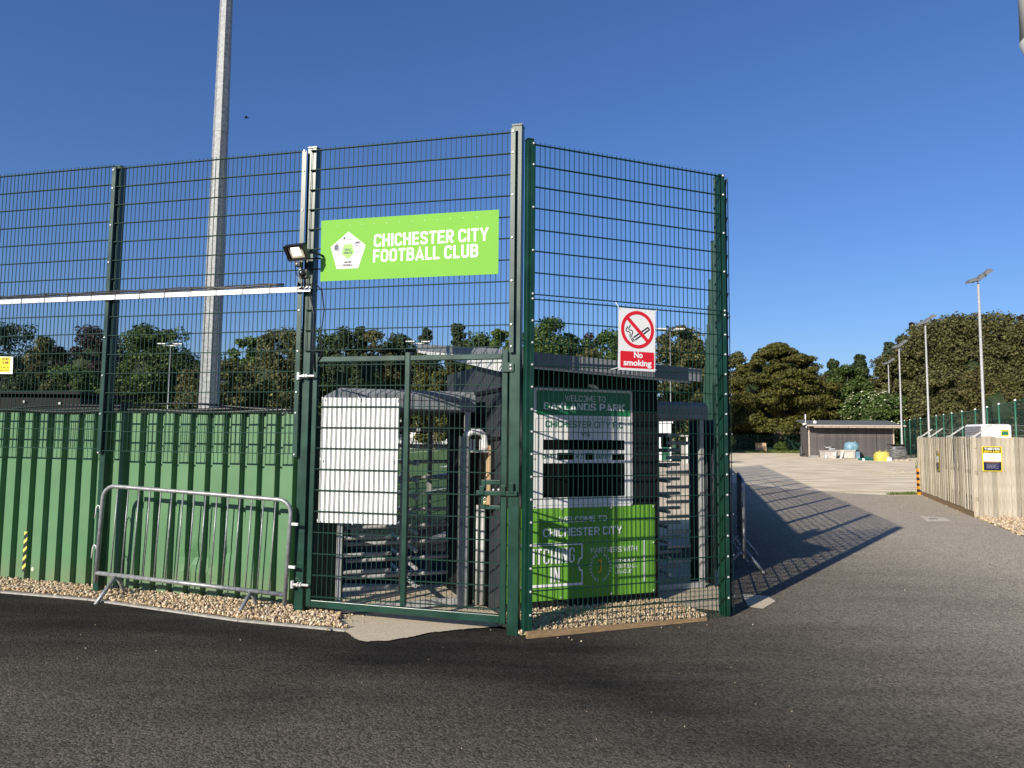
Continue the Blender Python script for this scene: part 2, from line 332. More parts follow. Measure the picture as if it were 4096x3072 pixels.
def stext(body, cx, z, wd, ht, m_, parent, y=-.002, s=.16, gap=.11, name='lettering'):
    """block capitals drawn as flat strokes; glyph width is solved so that the line fills wd"""
    wf = dict(M=1.3, W=1.45, E=.9, F=.86, L=.84, T=.95, A=1.1, Y=1.08, V=1.05); A = wd/ht
    fixed = sum(s for c in body if c in 'I.')+gap*(len(body)-1-2*body.count(' ')); units = sum(wf.get(c, 1) for c in body if c not in 'I. ')+.62*body.count(' ')
    g = (A-fixed)/units; x = cx-wd/2; mb = MB()
    for ch in body:
        if ch == ' ': x += (.62*g-gap)*ht; continue
        w = s if ch in 'I.' else g*wf.get(ch, 1)
        for k, P in enumerate(glyph(ch, w, s)):
            stroke(mb, [(x+p[0]*ht, z+p[1]*ht) for p in P], s*ht, y-.00012*k, closed=(ch == 'O'))
        x += (w+gap)*ht
    return mb.build(name, m_, parent)
# ================================================================== SETTING
FL = Frame((-2.02, 6.705), (3.6307, -.8467))            # left mesh fence and gate plane, origin at left gate post
FR = Frame((.07, 6.174), (1.9373, .733))                # mesh fence right of the gate
FH = Frame((-.083, 6.918), (1.9373, .733))              # front of the kiosk
SD = (.2625, .9649)                                     # direction of the side fence, barrier rail and shed
FS = Frame((2.19, 6.985), SD)                           # side fence (local x runs away from the road)
GR = mat('rough_ground', (.10, .085, .05), .95, col2=(.07, .10, .03), scale=.3, detail=8, bump=.5, bscale=8)
me = MB()
xs = [-600, -8, 0, 600]; ys = [-100, 900]
for i in range(3):
    me.add([(xs[i], -100, gz(xs[i])), (xs[i+1], -100, gz(xs[i+1])), (xs[i+1], 900, gz(xs[i+1])), (xs[i], 900, gz(xs[i]))], [(0, 1, 2, 3)])
me.build('ground', GR, kind='structure')
sheet('gravel_yard', [(3.3, 11), (60, 4), (110, 40), (75, 86), (45, 91), (23.5, 91), (19, 70)], .004, DIRT)
kp = lambda px, py, z=.07: at_z(px, py, z)[:2]
def arc(a, b, n, f): return [(a[0]+(b[0]-a[0])*i/n+f(i/n)[0], a[1]+(b[1]-a[1])*i/n+f(i/n)[1]) for i in range(n)]
edge_far = [(13.42, 22.6), (12.3, 22.35), (11.2, 23.0), (9.9, 24.8), (9.0, 27.5), (8.6, 31), (7.4, 26)]
road = sheet('asphalt_road', [(-45, -20), (30, -20), (14, 6), (9.46, 12.95), (10.61, 16.0), (12.0, 19.4)] + edge_far + [(4.6, 15.5), (1.0, 15.5), (-3.3, 15.3), (-45, 15.3)], .010, ASPH)
# pitch, far light path
sheet('football_pitch', [(-60, 20), (-3.6, 13.2), (-1.75, 13.2), (13, 67), (19.2, 88), (-60, 88)], .006, PITCH)
LINE = mat('white_pitch_line', (.75, .75, .72), .7)
m = MB()
def line3(a, b, wd, z):
    d = Vector((b[0]-a[0], b[1]-a[1])); n = Vector((-d.y, d.x)).normalized()*wd/2
    m.add([(a[0]-n.x, a[1]-n.y, gz(a[0]-n.x)+z), (b[0]-n.x, b[1]-n.y, gz(b[0]-n.x)+z), (b[0]+n.x, b[1]+n.y, gz(b[0]+n.x)+z), (a[0]+n.x, a[1]+n.y, gz(a[0]+n.x)+z)], [(0, 1, 2, 3)])
for (p, q, wd) in (((1590, 1819), (1760, 1808), .35), ((1767, 1873), (1800, 1868), .3), ((1680, 1978), (1785, 1957), .12)):
    a = at_z(*p, .012); b = at_z(*q, .012); line3(a, b, wd, .012)
m.build('pitch_markings', LINE, kind='structure')
sheet('terrace_path', [(-1.45, 11.6), (3.25, 11.4), (14.5, 52.5), (9.4, 52.5)], .015, mat('pinkish_paving', (.50, .40, .30), .9, col2=(.64, .54, .42), scale=1.2, bump=.3, bscale=30))
# concrete pad under the gate, and the pale strip beside the kiosk
pad = [kp(x, y, .028) for x, y in ((1352, 2500), (1363, 2524), (1385, 2537), (1405, 2550), (1420, 2562), (1440, 2571), (1468, 2573), (1500, 2571), (1550, 2569), (1600, 2560), (1660, 2549), (1720, 2533), (1780, 2526), (1840, 2518), (1900, 2512), (1960, 2506), (2030, 2500))]
pj = []
for a, b in zip(pad, pad[1:]):
    k = max(1, int(math.dist(a, b)/.025))
    for i in range(k): pj.append((a[0]+(b[0]-a[0])*i/k+random.uniform(-.009, .009), a[1]+(b[1]-a[1])*i/k+random.uniform(-.011, .011)))
pad = pj+[pad[-1]]
pad += [(-.12, 6.95), (-.7, 8.2), (-1.9, 8.1), (-1.75, 6.9)]
sheet('concrete_pad', pad, .022, CONC)
sheet('concrete_path', [(1.58, 7.62), (1.83, 7.28), (2.2, 7.12), (2.45, 7.9), (2.9, 9.6), (2.1, 10.2), (1.2, 9.2)], .020, CONC)
sheet('concrete_patch', [(2.48, 7.35), (2.6, 7.28), (2.86, 7.62), (2.86, 7.86), (2.6, 7.95)], .016, CONC)
DUSTY = mat('dusty_concrete_cover', (.52, .46, .36), .9, var=.15, scale=6, bump=.3)
mc = [kp(x, y, .02) for x, y in ((3681, 2065), (3777, 2070), (3808, 2087), (3709, 2087))]
o = sheet('manhole_cover', mc, .020, DUSTY, kind=None); tag(o, 'pale square manhole cover set in the drive beside the board fence', 'manhole cover')
a = kp(3733, 2076, .02); o2 = MB().box(-.09, .09, -.03, .03, 0, .006).build('lifting_slot', BLACKP, o, loc=(a[0], a[1], .022))
# kerb of the left gravel bed
kl = [(-12, 9.4)] + [kp(x, y, z) for x, y, z in ((0, 2374, .105), (350, 2405, .082), (950, 2490, .05), (1380, 2531, .03))]
m = MB()
for i in range(len(kl)-1):
    a, b = Vector(kl[i]), Vector(kl[i+1]); n = Vector((-(b-a).y, (b-a).x)).normalized()*.045
    k = max(1, int((b-a).length/.9)); 
    for j in range(k):
        p, q = a+(b-a)*((j+.004)/k), a+(b-a)*((j+.996)/k); zp, zq = gz(p.x)+.024, gz(q.x)+.024
        m.hexa([(p.x, p.y, zp-.08), (q.x, q.y, zq-.08), (q.x+n.x, q.y+n.y, zq-.08), (p.x+n.x, p.y+n.y, zp-.08)],
               [(p.x, p.y, zp), (q.x, q.y, zq), (q.x+n.x, q.y+n.y, zq), (p.x+n.x, p.y+n.y, zp)])
m.build('kerb', KERBM, kind='structure')
# gravel beds
WALLY = .22
wl = [FL.w(u, WALLY+.05) for u in (-10, -3.8, -.1)]
def bedtilt(x, y):
    return 0
bedL = [(-12, 9.45)] + [(p[0]+.012, p[1]+.043) for p in kl[1:]] + [kp(1352, 2500, .03), (-1.62, 6.88), (-1.9, 7.0)] + wl[::-1]
sheet('gravel_bed', bedL, .030, BED, tilt=lambda x, y: 0)
bedR = [(.1, 6.19), (.55, 6.37), (1.3, 6.655), (1.92, 6.87), (1.80, 7.22), (1.60, 7.55), (.7, 7.22), (-.02, 6.94), (-.12, 6.55)]
sheet('gravel_bed', bedR, .028, BED)
bedF = [(9.46, 12.98), (10.63, 16.02), (14.2, 15.9), (15, 5), (14, 6)]
sheet('gravel_bed', bedF, .014, BED)
# stones: one mass each
PHI = (1+5**.5)/2
ICO = np.array([(-1, PHI, 0), (1, PHI, 0), (-1, -PHI, 0), (1, -PHI, 0), (0, -1, PHI), (0, 1, PHI), (0, -1, -PHI), (0, 1, -PHI), (PHI, 0, -1), (PHI, 0, 1), (-PHI, 0, -1), (-PHI, 0, 1)])/math.sqrt(1+PHI*PHI)
ICF = np.array([(0, 11, 5), (0, 5, 1), (0, 1, 7), (0, 7, 10), (0, 10, 11), (1, 5, 9), (5, 11, 4), (11, 10, 2), (10, 7, 6), (7, 1, 8), (3, 9, 4), (3, 4, 2), (3, 2, 6), (3, 6, 8), (3, 8, 9), (4, 9, 5), (2, 4, 11), (6, 2, 10), (8, 6, 7), (9, 8, 1)])
def fastmesh(name, V, Fs, mt, smooth=False):
    me = bpy.data.meshes.new(name); nv, nf, k = len(V), len(Fs), Fs.shape[1]
    me.vertices.add(nv); me.vertices.foreach_set('co', np.ascontiguousarray(V, dtype=np.float32).ravel())
    me.loops.add(nf*k); me.loops.foreach_set('vertex_index', np.ascontiguousarray(Fs, dtype=np.int32).ravel())
    me.polygons.add(nf); me.polygons.foreach_set('loop_start', np.arange(0, nf*k, k, dtype=np.int32))
    if smooth: me.polygons.foreach_set('use_smooth', np.ones(nf, dtype=bool))
    me.update(calc_edges=True); me.materials.append(mt); return me
def inpoly(P, poly):
    poly = np.array(poly); x, y = P[:, 0], P[:, 1]; c = np.zeros(len(P), bool); j = len(poly)-1
    for i in range(len(poly)):
        xi, yi = poly[i]; xj, yj = poly[j]
        k = ((yi > y) != (yj > y)) & (x < (xj-xi)*(y-yi)/(yj-yi+1e-12)+xi); c ^= k; j = i
    return c
def stones(name, poly, dens, size, base, label, cat, hump=0, soft=0, layers=1.0):
    pl = np.array(poly); lo, hi = pl.min(0), pl.max(0)
    n = int(dens*(hi-lo).prod()); P = rng.uniform(lo, hi, (n, 2)); P = P[inpoly(P, poly)]
    if soft:
        P = P + rng.normal(0, soft, P.shape)
    n = len(P); S = size*rng.uniform(.55, 1.35, n)
    z = .019*np.clip(-P[:, 0], 0, 8) + base + rng.uniform(-.3, .55*layers, n)*S + hump*rng.uniform(0, 1, n)
    A = rng.normal(size=(n, 3, 3)); q, _ = np.linalg.qr(A)
    sc = np.stack([rng.uniform(.7, 1.15, n), rng.uniform(.55, .9, n), rng.uniform(.4, .7, n)], 1)*S[:, None]/2*1.35
    V = ICO[None]*(1+rng.uniform(-.16, .16, (n, 12, 1))); V = V*sc[:, None, :]; V = np.einsum('nij,nkj->nki', q, V)
    V += np.stack([P[:, 0], P[:, 1], z], 1)[:, None, :]
    Fs = (ICF[None]+12*np.arange(n)[:, None, None]).reshape(-1, 3)
    o = link(name, fastmesh(name, V.reshape(-1, 3), Fs, STONE, smooth=True)); o['kind'] = 'stuff'; tag(o, label, cat); return o
vis = [p for p in bedL if p[0] > -7]
bedV = [(-6.4, 7.75)] + [(p[0]+.012, p[1]+.05) for p in kl[1:]] + [kp(1352, 2500, .03), (-1.62, 6.88), (-1.9, 7.0)] + [FL.w(u, WALLY+.02) for u in (-.1, -4.4)]
stones('gravel', bedV, 5000, .0255, .036, 'buff pea gravel strip between kerb and green steel hoarding', 'gravel', layers=1.3)
stones('gravel', bedR, 5000, .0235, .034, 'cream gravel patch between kiosk banner and mesh fence', 'gravel', layers=1.3)
stones('gravel', [(9.46, 12.98), (10.63, 16.02), (12.6, 15.95), (12.6, 12.4), (9.3, 12.2)], 700, .045, .020, 'buff gravel beside the drive below the timber board fence', 'gravel')
stones('gravel', [(17.5, 33), (20.3, 34), (24, 43), (20.6, 41)], 14, .04, -.006, 'loose gravel heap spread at the edge of the yard near the board fence', 'gravel')
stones('gravel', [(-3.5, 3.5), (3, 3.2), (9, 8), (9.2, 15), (5, 13), (-1, 6), (-5.2, 7.2)], 1.3, .008, .012, 'stray pebbles scattered over the black asphalt', 'pebbles')
stones('gravel', [(.2, 6.1), (2.3, 6.85), (2.6, 6.7), (1.5, 6.35), (.3, 5.97)], 26, .017, .018, 'few stray stones fallen in front of the timber edging', 'pebbles')
stones('gravel', [(-1.6, 6.1), (-1.2, 6.6), (-1.4, 6.8), (-1.75, 6.6)], 200, .019, .026, 'stray stones spilled onto the corner of the concrete pad', 'pebbles')
stones('gravel', [(11.0, 16.2), (10.4, 16.2), (12.9, 22), (13.2, 22)], 9, .03, .016, 'small white stones along the foot of the board fence', 'pebbles')
rs_ = np.random.default_rng(21); m = MB()
for i in range(46):
    x, y = rs_.uniform(-3.5, 6), rs_.uniform(3.2, 7); a = rs_.uniform(0, 6.28); L = rs_.uniform(.01, .045)
    if y > 5.9-.25*x and x < 2.3: continue
    z = gz(x)+.013; dx, dy = math.cos(a)*L, math.sin(a)*L; m.box(0, 0, 0, 0, 0, 0) if False else m.add([(x, y, z), (x+dx, y+dy, z+.003), (x+dx-dy*.08, y+dy+dx*.08, z+.003), (x-dy*.12, y+dx*.12, z)], [(0, 1, 2, 3)])
o = m.build('litter', mat('dry_straw', (.55, .48, .34), .9)); o['kind'] = 'stuff'; tag(o, 'dry straw and grit flecks scattered over the asphalt', 'litter')
# timber edging under the right fence
t = thing('timber_edging', 'thin pine edging board along the gravel below the right mesh fence', 'edging board', (*FR.w(.07, -.055), 0), FR.rz)
m = MB(); m.hexa([(0, 0, -.05), (1.86, .0, -.05), (1.86, .035, -.05), (0, .035, -.05)], [(0, 0, .066), (1.86, 0, .036), (1.86, .035, .036), (0, .035, .066)]); m.build('board', TIMBER, t)

# ================================================================== MESH FENCES
def wires(u0, u1, z0, z1, rows=None, tips=.028, y=0, step=.05, rv=.0026, rh=.0038, close=None):
    m = MB(); k = int(round((z1-z0)/.2)); zs = rows or [z0+(z1-z0)*i/k for i in range(k+1)]
    for z in zs:
        for s in (-1, 1): m.box(u0, u1, y+s*.0068-rh, y+s*.0068+rh, z-rh, z+rh)
    n = int((u1-u0)/step); off = (u1-u0-n*step)/2
    zz = [z0+(z1+tips-z0)*i/6 for i in range(7)]
    for i in range(n+1):
        u = u0+off+i*step; m.add([(u-rv, y-rv, z0), (u+rv, y-rv, z0), (u+rv, y+rv, z0), (u-rv, y+rv, z0), (u-rv, y-rv, z1+tips), (u+rv, y-rv, z1+tips), (u+rv, y+rv, z1+tips), (u-rv, y+rv, z1+tips)],
            [(0, 1, 5, 4), (1, 2, 6, 5), (2, 3, 7, 6), (3, 0, 4, 7), (4, 5, 6, 7)])
    return m
bolt_me = None
def bolts(parent, x, y, zs):
    global bolt_me
    if bolt_me is None:
        m = MB(); m.tube([(0, 0, 0), (0, -.004, 0), (0, -.009, 0)], [.011, .011, .007], 8); bolt_me = m.mesh('bolt'); bolt_me.materials.append(ZINC)
    for z in zs: link('bolt', bolt_me, parent, loc=(x, y, z))
def strip(parent, x0, x1, z0, z1, y=-.022, zs=()):
    o = MB().box(x0, x1, y, y+.008, z0, z1).build('clamp_bar', GREEN, parent, bevel=.0015); bolts(o, (x0+x1)/2, y-.001, zs); return o
def post(parent, x0, x1, y0, y1, z0, z1, capo=.006):
    o = MB().box(x0, x1, y0, y1, z0, z1).build('post', GREEN, parent, bevel=.005)
    MB().box(x0-.002, x1+.002, y0-.002, y1+.002, z1+.0005, z1+capo+.006).build('cap', GREEN, o, bevel=.002); return o
TOP = 4.566; BOT = 1.566
zrow = [BOT+.2*i for i in range(16)]
t = thing('mesh_fence', 'tall dark green mesh fence above the green hoarding left of the gate', 'mesh fence', (*FL.w(0), 0), FL.rz)
uL = -2.30    # second post
LIFT = .045
def panel(parent, u0, u1, z0, z1, name='mesh_panel', **k): return wires(u0, u1, z0, z1, **k).build(name, WIRE, parent)
for (u, zt) in ((uL, 4.60), (uL-2.55, 4.64)):
    p = post(t, u-.022, u+.045, .0145, .105, -.02, zt)
    strip(t, u-.026, u+.022, BOT-.03, zt-.02, zs=[zrow[15]-.02, zrow[14]-.02] + [zrow[i]-.02 for i in (12, 10, 8, 6, 4, 2, 0)])
panel(t, uL+.0, -.055, BOT, TOP); panel(t, uL-2.55, uL-.01, BOT+.02, TOP+.03); panel(t, uL-5.1, uL-2.56, BOT+.03, TOP+.06)
# the two gate posts and the mesh over the gate
g = thing('mesh_fence', 'pair of tall green posts with mesh panel over the gate', 'mesh fence', (*FL.w(0), 0), FL.rz)
post(g, -.045, .055, .0145, .1145, -.03, 4.60, .012); strip(g, -.085, -.035, BOT-.03, 4.565, zs=[zrow[i]-.005 for i in (15, 14, 12, 9, 7, 5, 3, 2, 0)])
post(g, 2.045, 2.145, .0145, .1145, -.06, 4.635, .012); strip(g, 2.045, 2.09, 2.51, 4.60, zs=[zrow[i] for i in (15, 14, 12, 10, 8, 6, 5)])
panel(g, .0, 2.07, 2.566, TOP)

# swing gate
gt = thing('gate', 'single green mesh gate with padlocked slide bolt', 'gate', (*FL.w(0), 0), FL.rz)
ga = lambda px, py: FL.at(px, py)
D0, D1 = .018, .068
def member(nm, x0, x1, z0, z1, bev=.005, d0=D0, d1=D1): return MB().box(x0, x1, d0, d1, z0, z1).build(nm, GREEN, gt, bevel=bev)
sx0, sx1 = .085, .135; ex0, ex1 = 1.975, 2.03; mx0, mx1 = 1.035, 1.085
member('stile', sx0, sx1, .13, 2.545); member('stile', ex0, ex1, .10, 2.545); member('middle_stile', mx0, mx1, .195, 2.535, d0=.016, d1=.064)
member('rail', sx1+.001, mx0-.001, 2.455, 2.505); member('rail', mx1+.001, ex0-.001, 2.455, 2.505); 
m = MB(); m.hexa([(sx1, D0, .13), (ex0, D0, .105), (ex0, D1, .105), (sx1, D1, .13)], [(sx1, D0, .195), (ex0, D0, .175), (ex0, D1, .175), (sx1, D1, .195)]); m.build('bottom_rail', GREEN, gt, bevel=.005)
u1, zA = ga(1922, 1919); u2, zB = ga(1939, 1939); _, zC = ga(1922, 2021); _, zD = ga(1939, 2038)
member('lock_frame', u1, u2, zD, zA); member('lock_frame', u2+.001, ex0-.001, zB, zA); member('lock_frame', u2+.001, ex0-.001, zD, zC)
gr = [.235+.2*i-.01 for i in range(12)]
gr = [z for z in gr if z < 2.45]
m = wires(sx1-.005, mx0+.01, .2, 2.47, rows=gr, tips=.06, y=.036); m.build('mesh_panel', WIRE, gt)
m = wires(mx1-.01, ex0+.005, .2, 2.47, rows=[z for z in gr if not (zD < z < zA)], tips=.06, y=.036)
for z in gr:
    if zD < z < zA: m.box(mx1-.01, u1+.01, .025, .047, z-.0045, z+.0045)
m.build('mesh_panel', WIRE, gt)
# slide bolt
ua, za = ga(1905, 1962); ub, zb = ga(2068, 1985)
sb = MB().box(ua, ub, -.010, .004, zb, za).build('slide_bolt', GREEN, gt, bevel=.003)
for (p0, p1) in (((1919, 1943), (1937, 1978)), ((2004, 1941), (2023, 1980)), ((2038, 1930), (2055, 1974))):
    a = ga(*p0); b = ga(*p1); MB().box(a[0], b[0], -.018, -.0105, b[1], a[1]).build('bolt_bracket', GREEN, gt, bevel=.003)
bolts(sb, *(lambda a: (a[0], -.011))(ga(1975, 1958)), [ga(1975, 1959)[1]]); bolts(sb, ga(1996, 1958)[0], -.011, [ga(1996, 1958)[1]])
a = ga(1941, 1990)
pl = thing('padlock', 'small brass padlock hanging from the gate slide bolt', 'padlock', (*FL.w(a[0], -.015), a[1]-.03), FL.rz)
MB().box(-.014, .014, -.008, .008, -.03, .0).build('body', mat('brass', (.55, .40, .2), .35, metal=.7), pl, bevel=.004)
MB().tube([(-.009, 0, 0), (-.009, 0, .025), (0, 0, .036), (.009, 0, .025), (.009, 0, 0)], .003, 6).build('shackle', ZINC, pl, smooth=True)
# striker plate near the top of the right stile
a = ga(2006, 1450); b = ga(2055, 1487); MB().prism(rrect(a[0], b[0], b[1], a[1], .012, 4), .0, .012).build('stop_plate', GREEN, gt, bevel=.002)
bolts(gt, ga(2043, 1460)[0], -.001, [ga(2043, 1460)[1], ga(2043, 1475)[1]])
# hinges
for (px, py) in ((1200, 1505), (1175, 2335)):
    a = ga(px, py); h = MB(); z = a[1]
    h.tube([(a[0], -.028, z), (a[0]+.17, -.028, z)], .012, 8); h.tube([(a[0], -.028, z-.035), (a[0], -.028, z+.035)], .017, 8); h.box(a[0]-.03, a[0]+.02, -.014, .012, z-.03, z+.0)
    for dx in (.05, .08): h.tube([(a[0]+dx, -.028, z), (a[0]+dx+.016, -.028, z)], .022, 6)
    h.build('hinge', ZINC, gt, smooth=False)
# padlock-side cable ties hold the white board
def board_on(frame, name, label, cat, corners, y, mt, th=.004):
    us = [frame.at(*c, y) for c in corners]; O = us[3]
    e = thing(name, label, cat, (*frame.w(O[0], y), O[1]), frame.rz)
    P = [(u-O[0], z-O[1]) for u, z in us]
    MB().prism([P[3], P[2], P[1], P[0]], 0, th).build('panel', mt, e)
    return e, P
wb, P = board_on(FL, 'blank_board', 'blank white board behind the mesh of the gate left half', 'board', ((1288, 1590), (1595, 1593), (1585, 2098), (1272, 2090)), .048, WHITE)
tie = MB()
for (x, z) in ((P[0][0]+.02, P[0][1]-.01), ((P[0][0]+P[1][0])/2, P[0][1]-.01), (P[1][0]-.02, P[1][1]-.01), (.02, .6), (.75, .6), (.01, .02), (.37, .01), (.75, .02)):
    tie.tube([(x, -.03, z+.012), (x+.006, -.036, z), (x, -.03, z-.012)], .005, 6); 
tie.build('cable_tie', WHITEP, wb, kind='stuff')

# right mesh fence (two stacked panels)
t = thing('mesh_fence', 'dark green mesh fence between gate and road corner carrying the no smoking sign', 'mesh fence', (*FR.w(0), 0), FR.rz)
ra = lambda px, py: FR.at(px, py)
uA = FR.at(2124, 1500)[0]; uB = FR.at(2896, 1500)[0]
zT = 2.6934+CH; zR = [zT-.2*i for i in range(8)]; z2 = zR[-1]-.045; zR2 = [z2-.2*i for i in range(16)]
post(t, uA-.045, uA+.02, .0145, .085, -.02, zT+.05); post(t, uB-.015, uB+.05, .0145, .085, -.02, zT+.02)
strip(t, uA-.018, uA+.022, .03, zT+.02, zs=[zR[i] for i in (0, 1, 3, 5, 7)]+[zR2[i]-.0 for i in range(0, 16, 1)])
strip(t, uB-.018, uB+.022, .03, zT+.01, zs=[zR[i] for i in (0, 1, 3, 5, 7)]+[zR2[i] for i in range(0, 16, 1)])
panel(t, uA, uB, zR[-1], zT); panel(t, uA, uB, zR2[-1], z2)
# side fence running away down the drive
t = thing('mesh_fence', 'long green mesh fence with steel hoarding running back along the drive', 'mesh fence', (*FS.w(0), 0), FS.rz)
post(t, .04, .10, .045, .125, -.02, zT+.02); 
pw = None; ang = [.07+2.42*i for i in range(15)]
for i, u in enumerate(ang):
    if i: 
        po = post(t, u-.03, u+.03, .02, .12, -.02, zT+.02); bolts(po, u, .015, [.4+.6*k for k in range(7)])
    if i < 14:
        mm = wires(u, u+2.41, zR[-1], zT, y=0); mm.build('mesh_panel', WIRE, t); mm = wires(u, u+2.41, zR2[-1], z2, y=0); mm.build('mesh_panel', WIRE, t)
strip(t, .03, .075, .03, zT+.01, y=-.02, zs=zR2[::2])
m2 = MB()
for i in range(1, 14):
    u = ang[i]
    MB().box(u-.0+.0, u+2.41, .125, .135, .03, 1.92).build('hoarding_sheet', SHEET if i > 2 else CLADG, t)

# ================================================================== GREEN HOARDING on the left
def corr(u0, u1, z0, z1, dents=()):
    prof = []; u = u0
    per = .2; us = []
    k = 0
    base = [(0, 0), (.116, 0), (.127, .055), (.189, .055), (.2, 0)]
    n = int(round((u1-u0)/per))
    for i in range(n):
        for b in base[:-1]: prof.append((u0+i*per+b[0], b[1]))
    prof.append((u1, 0))
    # subdivide flats
    pr = []
    for a, b in zip(prof, prof[1:]):
        s = 3 if abs(b[1]-a[1]) < 1e-6 else 1
        for j in range(s): pr.append((a[0]+(b[0]-a[0])*j/s, a[1]+(b[1]-a[1])*j/s))
    pr.append(prof[-1]); nz = 26; V = []
    for j in range(nz+1):
        z = z0+(z1-z0)*j/nz
        for (x, y) in pr:
            d = 0
            for (dx, dz, r, h) in dents: d += h*math.exp(-((x-dx)**2+((z-dz)*.7)**2)/r**2)
            V.append((x, WALLY+y+d, z))
    n = len(pr); F_ = [(j*n+i, j*n+i+1, (j+1)*n+i+1, (j+1)*n+i) for j in range(nz) for i in range(n-1)]
    return MB().add(V, F_)
t = thing('steel_hoarding', 'mid green box profile steel hoarding behind crowd barrier', 'hoarding', (*FL.w(0), 0), FL.rz)
dl = [(FL.at(px, py, WALLY)[0], FL.at(px, py, WALLY)[1], r, h) for px, py, r, h in ((790, 2225, .05, .022), (810, 2290, .06, -.012), (845, 2260, .045, .02), (850, 2320, .05, .014), (735, 2240, .05, .012), (905, 2210, .04, .015), (760, 2190, .06, -.01))]
ue = -.13; n = 0
while ue > -8.2:
    u0 = ue-1.0; zl = 1.955+(-ue)*.004
    corr(u0, ue, .0+.019*min(-FL.w(ue)[0], 8)-.01, zl, [d for d in dl if u0-.2 < d[0] < ue+.2]).build('sheet', SHEET, t)
    ue = u0-.0
sc = MB()
for zz in (1.02, .1):
    for i in range(30):
        u = -.13-.055-.2*i+.11
        sc.tube([(u-.125, WALLY-.001, zz+.02*random.random()), (u-.125, WALLY-.008, zz+.01)], .007, 6)
sc.build('screw', mat('green_screw_cap', (.02, .07, .04), .4), t, kind='stuff')
a = FL.at(130, 2280, WALLY); MB().prism(circ(a[0], a[1]+.01, .018, .022, 12), WALLY-.003, WALLY-.001).build('paint_drip', mat('cream_paint_splash', (.6, .6, .45), .6), t)
a = FL.at(107, 2127, WALLY); b = FL.at(92, 2285, WALLY)
ts = thing('hazard_tape', 'short vertical strip of black and yellow hazard tape on the hoarding', 'hazard tape', (*FL.w(a[0]-.028, WALLY-.003), b[1]), FL.rz)
hz = a[1]-b[1]; W_ = .042; MB().box(0, W_, 0, .001, 0, hz).build('tape', mat('yellow_tape', (.75, .68, .12), .5), ts)
for i in range(5):
    z0 = i*hz/4.6; MB().add([(0, -.001, max(0, z0-.04)), (W_, -.001, min(hz, z0+.0)), (W_, -.001, min(hz, z0+.055)), (0, -.001, min(hz, z0+.015))], [(0, 1, 2, 3)]).build('stripe', TXTK, ts)
# cables along the hoarding top
t = thing('cable_run', 'thick black cables lashed along the top of the green hoarding', 'cables', (*FL.w(0), 0), FL.rz)
for k, (dy, dz) in enumerate(((-.01, .03), (.03, .045), (.0, .075))):
    MB().tube([(-8+.16*i, WALLY+dy+.004*math.sin(i*1.3+k), 1.955+dz+.030*max(0, -(-8+.16*i)-2.5)*.25*0+.014*math.sin(i*.55+k*2)+(.028 if k == 2 else 0)*math.sin(i*.21)) for i in range(50)], .018 if k < 2 else .012, 8).build('cable', BLACKP, t, smooth=True)
# cable tray with cables
q = FL.at(1252, 1160); t = thing('cable_tray', 'white perforated cable tray fixed along the mesh fence', 'cable tray', (*FL.w(0), 0), FL.rz)
zc = q[1]; x1 = q[0]
m = MB(); m.box(-6.2, x1, -.052, -.048, zc-.025, zc+.025); m.box(-6.2, x1, -.048, -.026, zc-.025, zc-.022); m.box(-6.2, x1, -.048, -.026, zc+.022, zc+.025)
m.build('channel', mat('white_galvanised_tray', (.72, .73, .74), .35, metal=.3, var=.05), t, bevel=.002)
sl_ = MB(); i = 0; u = x1-.09
while u > -6:
    for dz in (.016, -.013): sl_.box(u-.014, u+.014, -.0535, -.0515, zc+dz-.002, zc+dz+.002)
    u -= .12
sl_.build('slot', BLACKP, t, kind='stuff')
for k, (r, dz, ph) in enumerate(((.008, .035, 0), (.009, .052, 2), (.006, .066, 4))):
    MB().tube([(-6.1+.12*i, -.046+.004*math.sin(i*1.7+ph), zc+dz+.004*math.sin(i*.9+ph)+.003*math.sin(i*2.3)) for i in range(int((x1-.05+6.1)/.12))], r, 6).build('cable', BLACKP, t, smooth=True)
tm = MB(); u = x1-.14
while u > -6: tm.box(u-.003, u+.003, -.0555, -.024, zc-.027, zc+.074); u -= .30
tm.build('cable_tie', BLACKP, t, kind='stuff')
# drop cable right of the gate post
MB().tube([(x1-.1, -.05, zc+.05), (x1+.06, -.05, zc+.045), (x1+.11, -.02, zc-.02), (x1+.13, -.01, zc-.2), (x1+.10, .0, zc-.45), (x1+.12, .0, zc-.62), (x1+.06, .02, zc-.72), (x1+.02, .03, zc-.68)], .006, 6).build('cable', BLACKP, t, smooth=True)
MB().tube([(x1-.02, -.03, zc-.02), (x1+.03, -.02, zc-.25), (x1+.02, -.0, zc-.55), (x1+.04, .01, zc-.8)], .008, 6).build('cable', BLACKP, t, smooth=True)

# ---- security floodlight on the left gate post
c = FL.at(1186, 1010, -.2)
t = thing('security_floodlight', 'black LED floodlight with bright reflection on its panel and motion sensor on the left gate post', 'floodlight', (*FL.w(c[0], -.2), c[1]), FL.rz+R_(-8))
fr = MB(); Wd, Hd = .115, .078
out = rrect(-Wd, Wd, -Hd, Hd, .015, 4); inn = rrect(-Wd+.028, Wd-.028, -Hd+.022, Hd-.022, .012, 4); n = len(out)
V = [(x, -.02, z) for x, z in out]+[(x, -.012, z) for x, z in inn]+[(x, .03, z) for x, z in out]+[(x*.8, .05, z*.8) for x, z in out]
Fc = [(i, (i+1) % n, n+(i+1) % n, n+i) for i in range(n)]+[(i, 2*n+i, 2*n+(i+1) % n, (i+1) % n) for i in range(n)]+[(2*n+i, 3*n+i, 3*n+(i+1) % n, 2*n+(i+1) % n) for i in range(n)]+[tuple(range(3*n, 4*n))]
